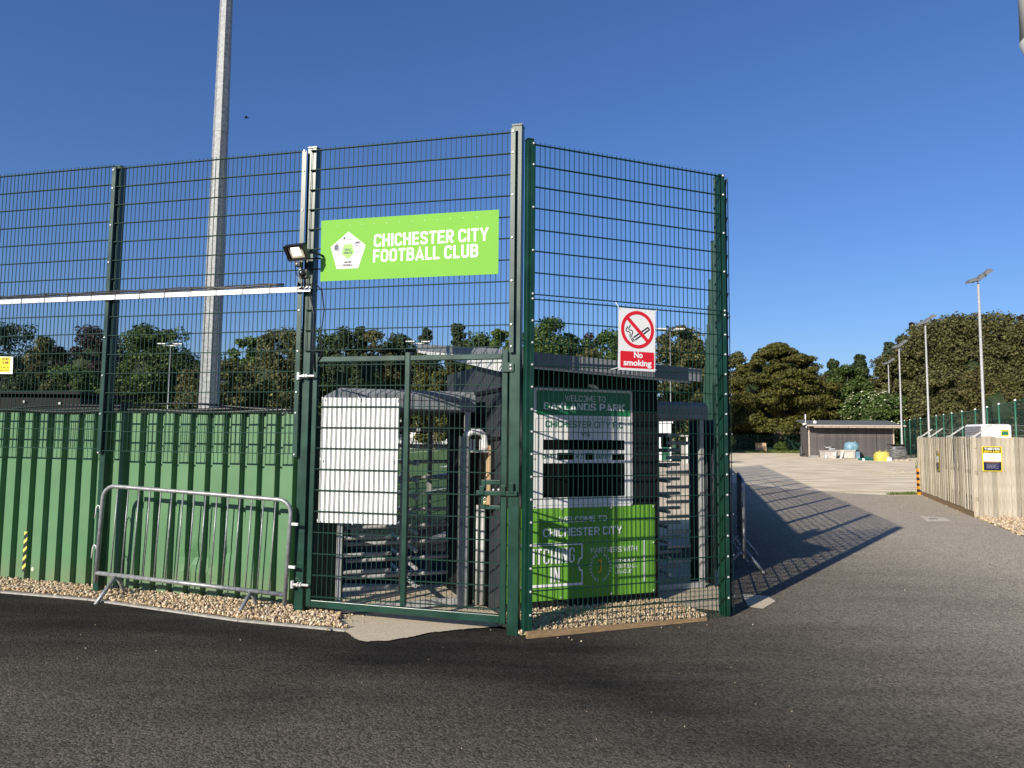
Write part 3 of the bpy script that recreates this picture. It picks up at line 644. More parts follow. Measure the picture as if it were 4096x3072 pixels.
hd = MB().add([Matrix.Rotation(R_(38), 3, 'X') @ Vector(v) for v in V], Fc).build('housing', BLACKP, t)
rot = Matrix.Rotation(R_(38), 3, 'X')
MB().add([rot @ Vector((x, .004, z)) for x, z in inn], [tuple(range(len(inn)))]).build('reflector', GLASS, t)
MB().add([rot @ Vector(v) for v in [(-.052, .002, -.035), (.045, .002, -.035), (.045, .002, .054), (-.052, .002, .054)]], [(0, 1, 2, 3)]).build('led_panel', PANELGLOW, t)
MB().tube([(.10, .03, .0), (.15, .10, .01), (.16, .20, .0)], .012, 6).build('bracket', BLACKP, t); MB().tube([(-.08, .03, .0), (.0, .12, -.03), (.14, .20, -.02)], .008, 6).build('bracket', BLACKP, t)
MB().box(-.015, .045, .0, .05, -.135, -.09).build('motion_sensor', BLACKP, t, bevel=.005)
MB().tube([(.012, .0, -.112), (.012, -.012, -.112)], [.012, .006], 10).build('sensor_lens', WHITEP, t, smooth=True)
jb = MB().box(-.01, .075, .06, .11, -.235, -.15).build('junction_box', mat('grey_plastic', (.09, .09, .09), .4), t, bevel=.006)
V = []; m = MB()
m.tube([(.032, .06, -.192), (.032, .045, -.192), (.032, .030, -.192), (.032, .022, -.192)], [.038, .036, .026, .012], 14); m.build('dome', mat('black_dome', (.03, .03, .032), .25), t, smooth=True)
for dx in (.015, .05): MB().tube([(dx, .085, -.235), (dx, .085, -.27), (dx-.03, .12, -.31), (dx-.12, .15, -.325)], .007, 6).build('cable', BLACKP, t, smooth=True)
MB().tube([(-.045, .03, -.05), (-.055, .06, -.14), (-.05, .08, -.2), (-.02, .09, -.215), (.0, .09, -.21)], .005, 6).build('cable', BLACKP, t, smooth=True)
# ================================================================== SIGNS on the fences
t, P = board_on(FL, 'club_sign', 'long lime green sign with white club name high on the fence above the gate', 'sign', ((1285, 883), (1996, 838), (1993, 1096), (1281, 1126)), -.030, LIME)
W1, H1 = P[1][0], P[0][1]
stext('CHICHESTER CITY', W1*.628, H1*.515, W1*.636, H1*.205, TXTW, t, s=.17, gap=.11)
stext('FOOTBALL CLUB', W1*.600, H1*.268, W1*.585, H1*.205, TXTW, t, s=.17, gap=.11)
px_ = lambda X, Y: ((X-205)/1745*W1, (912-.0*X-Y)/604*H1)
pc = (W1*.160, H1*.49); pr_ = .107
pent = [(pc[0]+.97*pr_*math.sin(R_(72*i))*1.0, pc[1]-.006+pr_*1.7*.5*1.17*math.cos(R_(72*i))) for i in range(5)][::-1]
pent = [(W1*.160, H1*.79), (W1*.057, H1*.555), (W1*.096, H1*.19), (W1*.222, H1*.19), (W1*.262, H1*.555)]
face(pent, -.0015).build('pentagon', GREYP, t)
cen = (W1*.160, H1*.47); ip = [(cen[0]+(-1)**0*(p[0]-cen[0])*.37, cen[1]-(p[1]-cen[1])*.42) for p in pent]
for k in range(0, 5, 2):
    a, b = pent[k], pent[(k+1) % 5]; face([a, b, cen], -.0018).build('facet', GREYQ, t)
face(ip, -.0028).build('inner_pentagon', mat('lime_print', (.20, .58, .05), .5), t)
stext('FOOTBALL', cen[0], cen[1]+.004, .075, .024, TXTK, t, y=-.004); stext('FOUNDATION', cen[0], cen[1]-.026, .092, .024, TXTK, t, y=-.004)
stext('TOGETHER', cen[0], H1*.275, .080, .020, TXTK, t, y=-.004); stext('FOR FOOTBALL', cen[0], H1*.228, .105, .020, TXTK, t, y=-.004)
text('UK Government', W1*.159, H1*.655, .100, .013, TXTK, t, y=-.004); face(rrect(W1*.132, W1*.142, H1*.675, H1*.71, .002), -.004).build('crest', TXTK, t); MB().ribbon([(W1*.127, H1*.65), (W1*.127, H1*.71)], .002, -.004).build('rule', TXTK, t)
lx, lz = W1*.092, H1*.535
lion = [(lx-.026, lz-.005), (lx-.022, lz+.022), (lx-.008, lz+.034), (lx+.012, lz+.032), (lx+.022, lz+.018), (lx+.018, lz+.008), (lx+.026, lz-.004), (lx+.016, lz-.01), (lx+.018, lz-.022), (lx+.006, lz-.030), (lx-.006, lz-.022), (lx-.020, lz-.026)]
face(lion, -.004).build('lion_emblem', NAVY, t)
for k in range(3): face([(lx-.012+.012*k, lz+.038), (lx-.004+.012*k, lz+.038), (lx-.008+.012*k, lz+.052)], -.004).build('crown_point', NAVY, t)
MB().ribbon(circ(lx, lz, .036, .04, 8, -70, 10), .004, -.004).build('arc_text', NAVY, t)
qx, qz = W1*.215, H1*.545
face(rrect(qx-.024, qx+.024, qz+.034, qz+.046, .002), -.004).build('shield_bar', NAVY, t)
MB().ribbon([(qx-.022, qz+.03), (qx-.022, qz-.012), (qx, qz-.032), (qx+.022, qz-.012), (qx+.022, qz+.03), (qx-.022, qz+.03)], .003, -.004).build('shield', NAVY, t)
for k in range(3): MB().ribbon([(qx-.014, qz+.018-.014*k), (qx-.004, qz+.024-.014*k), (qx+.004, qz+.017-.014*k), (qx+.014, qz+.022-.014*k)], .005, -.004).build('shield_lion', NAVY, t)
text('The FA', qx, qz-.056, .046, .012, NAVY, t, y=-.004, bold=.02)
dm = MB()
for i in range(12): dm.prism(circ(W1*(.095+.0715*i), H1*(.895+.0*i), .003, n=6), -.002, -.001)
dm.build('cable_tie_dot', TXTW, t, kind='stuff')

t, P = board_on(FR, 'no_smoking_sign', 'white and red no smoking sign tied to the right mesh fence', 'sign', ((2475, 1230), (2622, 1242.5), (2620.6, 1487), (2472.3, 1478.5)), -.030, PVC, th=.003)
W2, H2 = P[1][0], P[0][1]
def S_(X, Y):
    f = (X-415)/813; yt = 165+70*f; yb = 1540+48*f; return f*W2, H2*(yb-Y)/(yb-yt)
SP = lambda L: [S_(*p) for p in L]
c = S_(833, 660); ro, ri = .181, .147
m = MB(); o_, i_ = circ(*c, ro, n=56), circ(*c, ri, n=56); n = 56
m.add([(p[0], -.0015, p[1]) for p in o_+i_], [(i, (i+1) % n, n+(i+1) % n, n+i) for i in range(n)]); m.build('red_ring', RED, t)
cg = MB(); 
cg.ribbon(SP([(742, 832), (1056, 612), (1086, 664), (776, 886)]), .013, -.002); cg.ribbon(SP([(1052, 606), (1092, 670)]), .013, -.0022)
cg.ribbon(SP([(688, 855), (735, 932)]), .011, -.002); cg.ribbon(SP([(718, 840), (762, 912)]), .011, -.002); cg.build('cigarette', TXTK, t)
MB().ribbon(SP([(612, 578), (608, 612), (583, 645), (580, 675), (600, 693), (640, 700), (665, 722), (670, 760), (662, 800), (680, 842)]), .009, -.002).build('smoke', TXTK, t)
MB().ribbon(SP([(672, 546), (666, 590), (642, 620), (640, 648), (660, 664), (700, 668), (722, 690), (722, 730), (703, 780), (700, 820)]), .009, -.002).build('smoke', TXTK, t)
MB().ribbon([(c[0]-ri*.74, c[1]+ri*.72), (c[0]+ri*.74, c[1]-ri*.72)], .036, -.003).build('red_bar', RED, t)
a, b = S_(460, 1122), S_(1190, 1538); face(rrect(a[0], b[0], b[1], a[1]+.0, .012), -.0015).build('red_panel', RED, t)
a = S_(845, 1295); text('No', a[0], a[1]+.002, .095, .060, TXTW, t, y=-.003, bold=.03)
a = S_(828, 1505); text('smoking', a[0], a[1]-.0, .305, .077, TXTW, t, y=-.003, bold=.03)
sc = MB()
for X, Y in ((455, 205), (1195, 285), (560, 200), (820, 220), (1098, 252), (445, 497), (445, 868), (440, 1160), (1210, 575), (1208, 912), (578, 1528), (845, 1540), (1072, 1556)): sc.prism(circ(*S_(X, Y), .0028, n=6), -.003, -.001)
sc.build('eyelet', ZINC, t, kind='stuff')
tm = MB()
for (p, q) in (((440, 190), (385, 40)), ((1215, 275), (1280, 215)), ((415, 1500), (285, 1530)), ((1220, 1550), (1280, 1570))):
    a, b = S_(*p), S_(*q); tm.tube([(a[0], -.004, a[1]), (b[0], .02, b[1])], .0035, 5)
tm.build('cable_tie', WHITEP, t, kind='stuff')

t, P = board_on(FL, 'warning_sign', 'white edged yellow do not climb sign on the left mesh fence', 'sign', ((-62, 1424), (52, 1427), (50, 1496), (-64, 1494)), -.028, WHITE)
W3, H3 = P[1][0], P[0][1]; face(rrect(.03, W3-.03, .014, H3-.018, .01), -.001).build('yellow_panel', YEL, t)
stext('DO NOT', W3-.092, H3*.72, .108, .028, TXTK, t); stext('CLIMB', W3-.098, H3*.52, .092, .028, TXTK, t)
text('A fall can', W3-.100, H3*.285, .115, .021, TXTK, t); text('cause injury', W3-.102, H3*.10, .132, .025, TXTK, t)

# ================================================================== KIOSK
hk = thing('ticket_kiosk', 'black clad ticket kiosk with grey sloping roof behind the right fence', 'kiosk', (*FH.w(0), 0), FH.rz)
KU, KD = 1.75, 2.0
MB().box(.012, KU-.012, .012, KD, -.02, 2.50).build('core', BLACK, hk)
for i in range(9):
    z = .0+.275*i; m = MB(); m.hexa([(0, -.014, z), (KU, -.014, z), (KU, .012, z), (0, .012, z)], [(0, -.002, z+.272), (KU, -.002, z+.272), (KU, .012, z+.272), (0, .012, z+.272)]); m.build('cladding_board', BLACK, hk)
for i in range(20):
    y = .1*i; lo = MB().box(-.018+.004*(i % 2), .011, y+.004, y+.096, 0, 1.74); lo.build('wall_plank', CLADG, hk)
    MB().box(-.030+.003*(i % 2), .011, y+.004, y+.096, 1.75, 2.20).build('wall_plank', CLADG, hk)
MB().box(-.05, .0, 0, KD, 2.20, 2.235).build('trim', BLACK, hk); MB().box(-.045, .0, 0, KD, 1.72, 1.745).build('trim', BLACK, hk)
MB().box(-.035, .010, .0, KD, 2.24, 2.52).build('wall_band', CLADG, hk)
MB().box(-.024, .0, .22, .92, .95, 1.72).build('service_hatch', BLACK, hk)
MB().box(-.034, -.025, .30, .60, 1.02, 1.66).build('hatch_board', PLY, hk); MB().box(-.034, -.025, .66, .84, 1.02, 1.66).build('hatch_board', PLY, hk)
MB().box(KU, KU+.02, -.02, .03, 0, 2.4).build('corner_trim', BLACK, hk)
# roof: a slab that climbs to the back left
RU0, RU1, RY0, RY1 = -.16, 2.077, -.4, 3.2
zf = lambda u, y: 2.565+(u-RU0)/(RU1-RU0)*(2.47-2.565)+(y-RY0)/(RY1-RY0)*.485
def slab(u0, u1, y0, y1, top, bot):
    C = [(u0, y0), (u1, y0), (u1, y1), (u0, y1)]; return MB().hexa([(u, y, zf(u, y)+bot) for u, y in C], [(u, y, zf(u, y)+top) for u, y in C])
rf = slab(RU0+.02, RU1-.02, RY0+.02, RY1-.02, 0, -.05).build('roof', mat('grey_felt_roof', (.15, .155, .16), .8, var=.15, scale=4), hk)
slab(RU0, RU1, RY0, RY0+.022, .012, -.125).build('fascia', ROOFG, rf, bevel=.004); slab(RU1-.022, RU1, RY0+.023, RY1, .012, -.125).build('fascia', ROOFG, rf)
slab(RU0, RU0+.022, RY0+.023, RY1, .012, -.075).build('fascia', ROOFG, rf)
slab(RU0+.05, RU1-.12, RY0+.03, RY0+.05, -.10, -.150).build('soffit_strip', WHITEP, rf)
m = MB(); i = 0; y = RY0+.03
while y < 3.05:
    dp = -.21+.10*(y-RY0)/3.4
    o = slab(RU0+.008+.006*(i % 2), RU0+.02, y, y+.082, -.074, dp); o.build('soffit_board', mat('off_white_ribbed_sheet', (.62, .63, .62), .5) if i == 0 else bpy.data.materials['off_white_ribbed_sheet'], rf); y += .09; i += 1
# notice board on the kiosk face
def rect(fr, p0, p1, y, nm, mt, par, r=.012, O=(0, 0)):
    a, b = fr.at(*p0), fr.at(*p1); return face(rrect(a[0]-O[0], b[0]-O[0], b[1]-O[1], a[1]-O[1], r), y).build(nm, mt, par)
def ptext(str_, fr, x0, x1, ytop, ybot, mt, par, O, bold=.0, y=-.004, sw=None, **k):
    xm = (x0+x1)/2; a, b = fr.at(x0, ybot), fr.at(x1, ytop); c0, c1 = fr.at(xm, ytop), fr.at(xm, ybot)
    return stext(str_, (a[0]+b[0])/2-O[0], c1[1]-O[1], b[0]-a[0], c0[1]-c1[1], mt, par, y=y, s=sw or (.13 if bold == 0 else .17 if bold < .02 else .20), **k)
FN = Frame(FH.w(0, -.02), FH.d)
a = FN.at(2133, 1550); b = FN.at(2530.5, 2023); O = (a[0], b[1])
nb = thing('fixture_board', 'white and green welcome board with black slots on the kiosk front', 'sign', (*FN.w(O[0]), O[1]), FN.rz)
MB().prism(rrect(0, b[0]-a[0], 0, a[1]-b[1], .02), .0, .006).build('panel', WHITE, nb, bevel=.001)
rect(FN, (2146, 1560), (2520, 1667), -.0015, 'green_header', SGREEN, nb, .02, O)
ptext('WELCOME TO', FN, 2260, 2421, 1583, 1607, TXTW, nb, O); ptext('OAKLANDS PARK', FN, 2174, 2498, 1613, 1644, TXTW, nb, O, bold=.025)
ptext('CHICHESTER CITY F.C', FN, 2181, 2491, 1685, 1711, TXTG, nb, O, bold=.012); ptext('VS', FN, 2323, 2358, 1727, 1746, TXTK, nb, O, bold=.012)
for (x0, x1, y0, y1) in ((2173, 2497, 1758, 1800), (2228, 2296, 1811, 1839), (2341, 2376, 1812, 1839), (2447, 2497, 1814, 1840), (2171, 2498, 1853, 1983)):
    rect(FN, (x0, y0), (x1, y1), -.0025, 'slot', SLOT, nb, .008, O)
ptext('DATE', FN, 2169, 2222, 1818, 1834, TXTG, nb, O, bold=.02); ptext('K.O', FN, 2303, 2336, 1818, 1834, TXTG, nb, O, bold=.02); ptext('ENTRY', FN, 2384, 2443, 1819, 1835, TXTG, nb, O, bold=.02)
a = FN.at(2142, 1672); b = FN.at(2522, 2013)
q = rrect(a[0]-O[0], b[0]-O[0], b[1]-O[1], a[1]-O[1], .02); MB().ribbon([p for p in q]+[q[0]], .003, -.002).build('outline', TXTG, nb)
bolts(nb, .015, -.001, [.02, .5, 1.0, 1.15]); bolts(nb, 1.13, -.001, [.02, .5, 1.0])
# green banner
a = FN.at(2030, 2033); b = FN.at(2622, 2368); O = (.02, b[1]); bw = b[0]-O[0]; bh = FN.at(2400, 2024)[1]-b[1]
bn = thing('welcome_banner', 'lime green welcome banner on the lower front of the kiosk', 'banner', (*FN.w(O[0]), O[1]), FN.rz)
V = []; k = 60
for j in range(2):
    for i in range(k+1):
        u = bw*i/k; V.append((u, .002*math.sin(u*75)*(1 if u > 1.15 else .15)+.004, bh*j))
MB().add(V, [(i, i+1, k+2+i, k+1+i) for i in range(k)]).build('panel', LIME2, bn, smooth=True)
ptext('WELCOME TO', FN, 2236, 2426, 2064, 2087, TXTW, bn, O, bold=.01); ptext('CHICHESTER CITY', FN, 2172, 2488, 2109, 2142, TXTW, bn, O, bold=.01)
ptext('PITCHING', FN, 2100, 2298, 2193, 2256, TXTW, bn, O, sw=.125); ptext('IN', FN, 2201, 2238, 2265, 2330, TXTW, bn, O, sw=.11)
ptext('PARTNERS WITH', FN, 2362, 2548, 2187, 2208, TXTW, bn, O); ptext('ISTHMIAN', FN, 2459, 2545, 2235, 2249, TXTW, bn, O); ptext('FOOTBALL', FN, 2459, 2549, 2256, 2271, TXTW, bn, O); ptext('LEAGUE', FN, 2459, 2528, 2278, 2292, TXTW, bn, O)
def K(px, py): a = FN.at(px, py); return a[0]-O[0], a[1]-O[1]
MB().ribbon([K(2066, 2183), K(2334, 2173)], .026, -.003).ribbon([K(2066, 2350), K(2334, 2334)], .026, -.003).build('frame_line', TXTW, bn)
MB().ribbon([K(2329, 2170), K(2329, 2226)], .022, -.003).ribbon([K(2329, 2282), K(2329, 2338)], .022, -.003).ribbon([K(2330, 2228), K(2318, 2234), K(2312, 2250), K(2312, 2262), K(2318, 2278), K(2330, 2283)], .020, -.0032).build('frame_line', TXTW, bn)
MB().ribbon([K(2576, 2160), K(2576, 2325)], .018, -.003).build('frame_line', TXTW, bn)
wr = MB(); cc = K(2401, 2268)
for i in range(22):
    an = R_(-78+i*15.6 if i < 11 else 258-(i-11)*15.6) if False else R_((-80+14*i) if i < 11 else (260-14*(i-11)))
    x, z = cc[0]+.115*math.cos(an), cc[1]+.135*math.sin(an); dn = an+(math.pi/2 if i < 11 else -math.pi/2)
    for s in (-1, 1):
        d = dn+s*.6; ex, ez = math.cos(d), math.sin(d); L = .024
        wr.add([(x, -.003, z), (x+ex*L*.5-ez*.006, -.003, z+ez*L*.5+ex*.006), (x+ex*L, -.003, z+ez*L), (x+ex*L*.5+ez*.006, -.003, z+ez*L*.5-ex*.006)], [(0, 1, 2, 3)])
wr.build('laurel_wreath', GREYP, bn)
MB().ribbon([K(2392, 2241), K(2407, 2240)], .014, -.003).ribbon([K(2404, 2240), K(2404, 2280), K(2400, 2286), K(2391, 2287)], .016, -.0032).build('letter', AMBER, bn)
bolts(bn, K(2247, 2038)[0], .0, [.02, bh-.02]); bolts(bn, K(2445, 2030)[0], .0, [.02, bh-.02]); bolts(bn, bw-.02, 0, [.02, .52, bh-.02])
a = FN.at(2365, 1546); t = thing('wall_lamp', 'small broken white wall lamp above the welcome board', 'lamp', (*FN.w(a[0], -.02), a[1]), FN.rz)
MB().tube([(-.05, 0, .01), (-.01, -.03, .0), (.04, -.02, -.01), (.06, -.03, -.03)], [.012, .02, .016, .01], 7).build('lamp_body', WHITEP, t, smooth=True); MB().tube([(0, 0, 0), (.01, -.01, .05), (.02, 0, .09)], .003, 5).build('cable', WHITEP, t)

# ================================================================== TURNSTILES
def turnstile(name, label, O, width, ru, ry, rad, side, depth):
    t = thing(name, label, 'turnstile', (O[0], O[1], gz(O[0])), FH.rz)
    cz0, cz1 = 1.97, 2.18
    pr = [(-.02, cz0+.02), (.0, cz0), (depth, cz0), (depth+.02, cz0+.02), (depth+.02, cz1-.05), (depth-.04, cz1), (.04, cz1), (-.02, cz1-.05)]
    V = [(-.01, y, z) for y, z in pr]+[(width+.05, y, z) for y, z in pr]; n = len(pr)
    MB().add(V, [tuple(range(n)), tuple(range(2*n-1, n-1, -1))]+[(i, i+n, (i+1) % n+n, (i+1) % n) for i in range(n)]).build('canopy', CANOPY, t, bevel=.004)
    MB().box(-.012, width+.052, -.024, -.0205, 2.075, 2.079).build('canopy_seam', BLACKP, t)
    for (x, y) in ((0, 0), (width-.05, 0), (0, depth-.05), (width-.05, depth-.05)):
        MB().box(x, x+.05, y, y+.05, .03, cz0).build('upright', GALVD, t, bevel=.004)
    MB().tube([(ru, ry, .05), (ru, ry, cz0)], .045, 12).build('rotor_column', GALVD, t, smooth=True)
    zs = [.20+.176*i for i in range(10)]
    for ax in ((1, 0), (-1, 0), (0, -1), (0, 1)):
        for z in zs:
            o = MB().tube([(ru+ax[0]*.045, ry+ax[1]*.045, z), (ru+ax[0]*rad, ry+ax[1]*rad, z)], .0205, 10).build('rotor_arm', GALVD, t)
    m0 = 0 if side < 0 else width
    for z in zs:
        e = ru+side*.16 if side < 0 else ru+.14
        MB().tube([(m0, ry-.16, z-.088), (e, ry-.16, z-.088)], .0205, 10).build('comb_bar', GALVD, t)
    for (yy, zz) in ((0, .09), (depth-.05, .09)): MB().box(0, width, yy, yy+.05, .03, zz).build('base_rail', GALVD, t)
    return t
O1 = FH.w(-1.54, .37)
t = turnstile('turnstile', 'galvanised full height turnstile directly behind the mesh gate', O1, 1.31, .81, .80, .62, -1, 1.6)
wdt = 1.30
pu = 1.20
MB().box(pu, pu+.085, -.06, .03, .02, 1.72).build('rail_post', SPANGLE, t, bevel=.006)
MB().tube([(pu+.05, -.02, 1.72), (pu+.12, -.02, 1.765), (pu+.21, -.02, 1.765), (pu+.26, -.02, 1.73), (pu+.275, -.02, 1.62), (pu+.275, -.02, 1.58)], .034, 12).build('bent_rail', WHITEP, t, smooth=True)
MB().box(pu+.02, pu+.30, -.05, .05, 1.555, 1.575).build('shelf', GALVD, t)
for x in (.11, .15, .22): MB().box(pu+x, pu+x+.022, .0, .02, 1.575, 1.69).build('bracket', WHITEP, t)
for x, r in ((pu+.19, .014), (pu+.25, .026)): MB().tube([(x, -.04, .02), (x, -.04, 1.02)], r, 8).build('pipe', GALVD, t, smooth=True)
for x in (.12, .2): MB().box(pu+x, pu+x+.05, .02, .07, .02, 1.55).build('frame_bar', BLACK, t)
MB().box(pu+.12, pu+.125+.17, .25, .9, .02, 1.96).build('side_panel', BLACK, t)
O2 = FH.w(KU+.05, .38)
t2 = turnstile('turnstile', 'second full height turnstile between the kiosk and the side fence', O2, .86, .40, .45, .42, 1, 1.0)
m = MB()
for i in range(8):
    a0, a1 = R_(-60+22*i), R_(-60+22*(i+1)); q = lambda a: (.93+.12*math.cos(a), .16+.16*math.sin(a)*1.2)
    (xa, ya), (xb, yb) = q(a0), q(a1); m.add([(xa, ya, .03), (xb, yb, .03), (xb, yb, 1.98), (xa, ya, 1.98)], [(0, 1, 2, 3)])
o = m.build('curved_guard', CLADG, t2, smooth=True); md = o.modifiers.new('thick', 'SOLIDIFY'); md.thickness = .006
# steel post and dark panel closing the gap left of the turnstile
t = thing('side_screen', 'dark green steel screen closing the gap between hoarding and turnstile', 'screen', (*FL.w(.02, .2), 0), R_(48))
for i in range(3): MB().box(.13*i, .13*i+.125, .006*(i % 2), .02+.006*(i % 2), 0, 1.95).build('panel', GREEN, t)

# ================================================================== CROWD BARRIERS
def barrier(label, loc, rz, tilt, group):
    t = thing('crowd_barrier', label, 'barrier', loc, rz, group); t.rotation_euler = (0, tilt, rz)
    L, H, B = 2.13, .88, 0.0
    pts = [(0, 0, -.10), (0, 0, H-.13)]+[(.13-.13*math.cos(R_(a)), 0, H-.13+.13*math.sin(R_(a))) for a in (20, 40, 60, 80, 90)]
    pts += [(L-.13+.13*math.sin(R_(a)), 0, H-.13+.13*math.cos(R_(a))) for a in (0, 15, 35, 55, 75, 90)]+[(L, 0, -.10)]
    MB().tube(pts, .021, 12).build('frame', GALV, t, smooth=True)
    MB().tube([(.0, 0, 0), (L, 0, 0)], .021, 12).build('bottom_rail', GALV, t, smooth=True)
    for i in range(15):
        x = .17+(L-.34)*i/14; MB().tube([(x, 0, .0), (x, 0, H-.005)], .0075, 6).build('bar', GALV, t, smooth=True)
    for x in (.24, L-.36):
        for s in (-1, 1):
            o = MB().tube([(x, s*.01, -.01), (x-.035, s*.25, -.31)], [.02, .021], 10).build('leg', GALV, t, smooth=True)
            MB().tube([(x-.0305, s*.216, -.268), (x-.035, s*.251, -.312)], .0225, 10).build('foot', RUSTY, o, smooth=True)
    for z in (.22, .62):
        MB().tube([(-.02, 0, z), (-.035, 0, z+.05), (-.055, 0, z+.055), (-.07, 0, z+.03), (-.075, 0, z-.08)], .006, 6).build('hook', WHITEP, t, smooth=True)
        MB().box(L+.02, L+.085, -.012, .012, z+.03, z+.055).build('loop', WHITEP, t, bevel=.003)
    return t
B0 = FL.at(388, 2300, -.045); 
barrier('galvanised crowd barrier leaning before the green hoarding left of the gate', (*FL.w(B0[0], -.055), .335), FL.rz, .042, 'crowd barriers by the fences')
barrier('galvanised crowd barrier standing on the drive beside the side fence, nearer one', (2.97, 8.95, .34), math.atan2(2.05, .60), 0, 'crowd barriers by the fences')
barrier('galvanised crowd barrier tucked against the side fence behind the nearer one', (3.04, 9.75, .34), math.atan2(1.95, .50), 0, 'crowd barriers by the fences')

# ================================================================== FLOODLIGHT MAST behind the left fence
t = thing('floodlight_mast', 'huge spangled galvanised octagonal mast behind the left mesh fence', 'floodlight mast', (-7.42, 17, .12))
rad = lambda z: .263-.0098*z
for (a, b, e) in ((0, 6.0, 0), (5.7, 9.45, .006), (9.2, 15.5, .012)):
    MB().tube([(0, 0, a), (0, 0, b)], [rad(a)+e, rad(b)+e], 8).build('mast_section', SPANGLE, t)
# pale column at the upper right corner of the view: a lamp column whose foot is out of view
cc = at_y(4168, 0, 8.0)
t = thing('cctv_column', 'pale rounded housing with tapered base at the upper right corner', 'column', (cc[0]+.06, 8.0, 0))
zc = at_y(4076, 150, 8.0)[2]; MB().tube([(0, 0, 0), (0, 0, .25), (0, 0, .26), (0, 0, zc-.55)], [.13, .13, .095, .085], 16).build('pole', GALVD, t, smooth=True); MB().box(-.17, .17, -.17, .17, 0, .02).build('base_plate', GALVD, t)
MB().tube([(0, 0, zc-.66), (0, 0, zc-.50)], .125, 16).build('collar', GALVD, t)

MB().tube([(0, 0, zc+.012), (0, 0, zc+1.6)], [.285, .275], 32).build('housing', mat('cream_housing', (.55, .53, .47), .45), t, smooth=True)
MB().tube([(0, 0, zc-.62), (0, 0, zc-.004), (0, 0, zc+.012)], [.10, .293, .280], 32).build('housing_cone', bpy.data.materials['cream_housing'], t, smooth=True)
# ================================================================== BOARD FENCE on the right
WOOD = mat('weathered_pine_board', (.36, .31, .225), .85, col2=(.51, .45, .35), scale=3.5, detail=8, bump=.5, bscale=30, stretch=(14, 14, 1.2), objrand=.28)
WOOD2 = mat('weathered_pine_board_warm', (.33, .285, .19), .85, col2=(.46, .40, .29), scale=3, detail=8, bump=.5, bscale=30, stretch=(14, 14, 1.5), objrand=.28)
F0 = (13.43, 23.04); F1 = (10.61, 16.04)
FB = Frame(F0, (F1[0]-F0[0], F1[1]-F0[1])); FC = Frame(F1, (1, -.02))
t = thing('board_fence', 'weathered close boarded fence panel receding along the drive', 'board fence', (*F0, 0), FB.rz)
L1 = math.hypot(F1[0]-F0[0], F1[1]-F0[1]); k = 62
bm_ = [MB().add(*(lambda w_, h: ([(0, 0, 0), (w_, .004, 0), (w_, .022, 0), (0, .02, 0), (0, 0, h), (w_, .004, h-.006), (w_, .022, h-.006), (0, .02, h)], [(0, 3, 2, 1), (4, 5, 6, 7), (0, 1, 5, 4), (1, 2, 6, 5), (2, 3, 7, 6), (3, 0, 4, 7)]))(wv, hv)).mesh('board') for wv, hv in ((.095, 1.70), (.088, 1.72), (.100, 1.69), (.092, 1.71))]
for i, b in enumerate(bm_): b.materials.append(WOOD if i % 2 else WOOD2)
for i in range(k):
    o = link('board', bm_[random.randrange(4)], t, loc=(L1*i/k+random.uniform(-.006, .006), (-.022 if i % 2 else 0)+random.uniform(-.006, .004), .16+random.uniform(-.02, .01)))
    o.rotation_euler = (random.uniform(-.006, .006), random.uniform(-.008, .008), random.uniform(-.16, .16))
MB().box(0, L1, .0, .03, -.02, .15).build('kick_board', TIMBER, t)
for z in (.4, 1.0, 1.6): MB().box(0, L1, .035, .085, z, z+.08).build('rail', WOOD2, t)
t2_ = thing('board_fence', 'paler close boarded fence panel facing the road at the right edge', 'board fence', (*F1, 0), FC.rz)
bl = [MB().box(0, wv, 0, .022, 0, hv).mesh('board') for wv, hv in ((.098, 1.84), (.094, 1.85), (.101, 1.835))]
for b in bl: b.materials.append(WOOD)
x = .0
while x < 3.0:
    o = link('board', bl[random.randrange(3)], t2_, loc=(x, random.uniform(-.012, .004), .02+random.uniform(-.015, .015))); o.rotation_euler.z = random.uniform(-.06, .06); x += .104+random.uniform(0, .006)
for z in (.4, 1.6): MB().box(.03, 3.1, .035, .085, z, z+.08).build('rail', WOOD2, t2_)
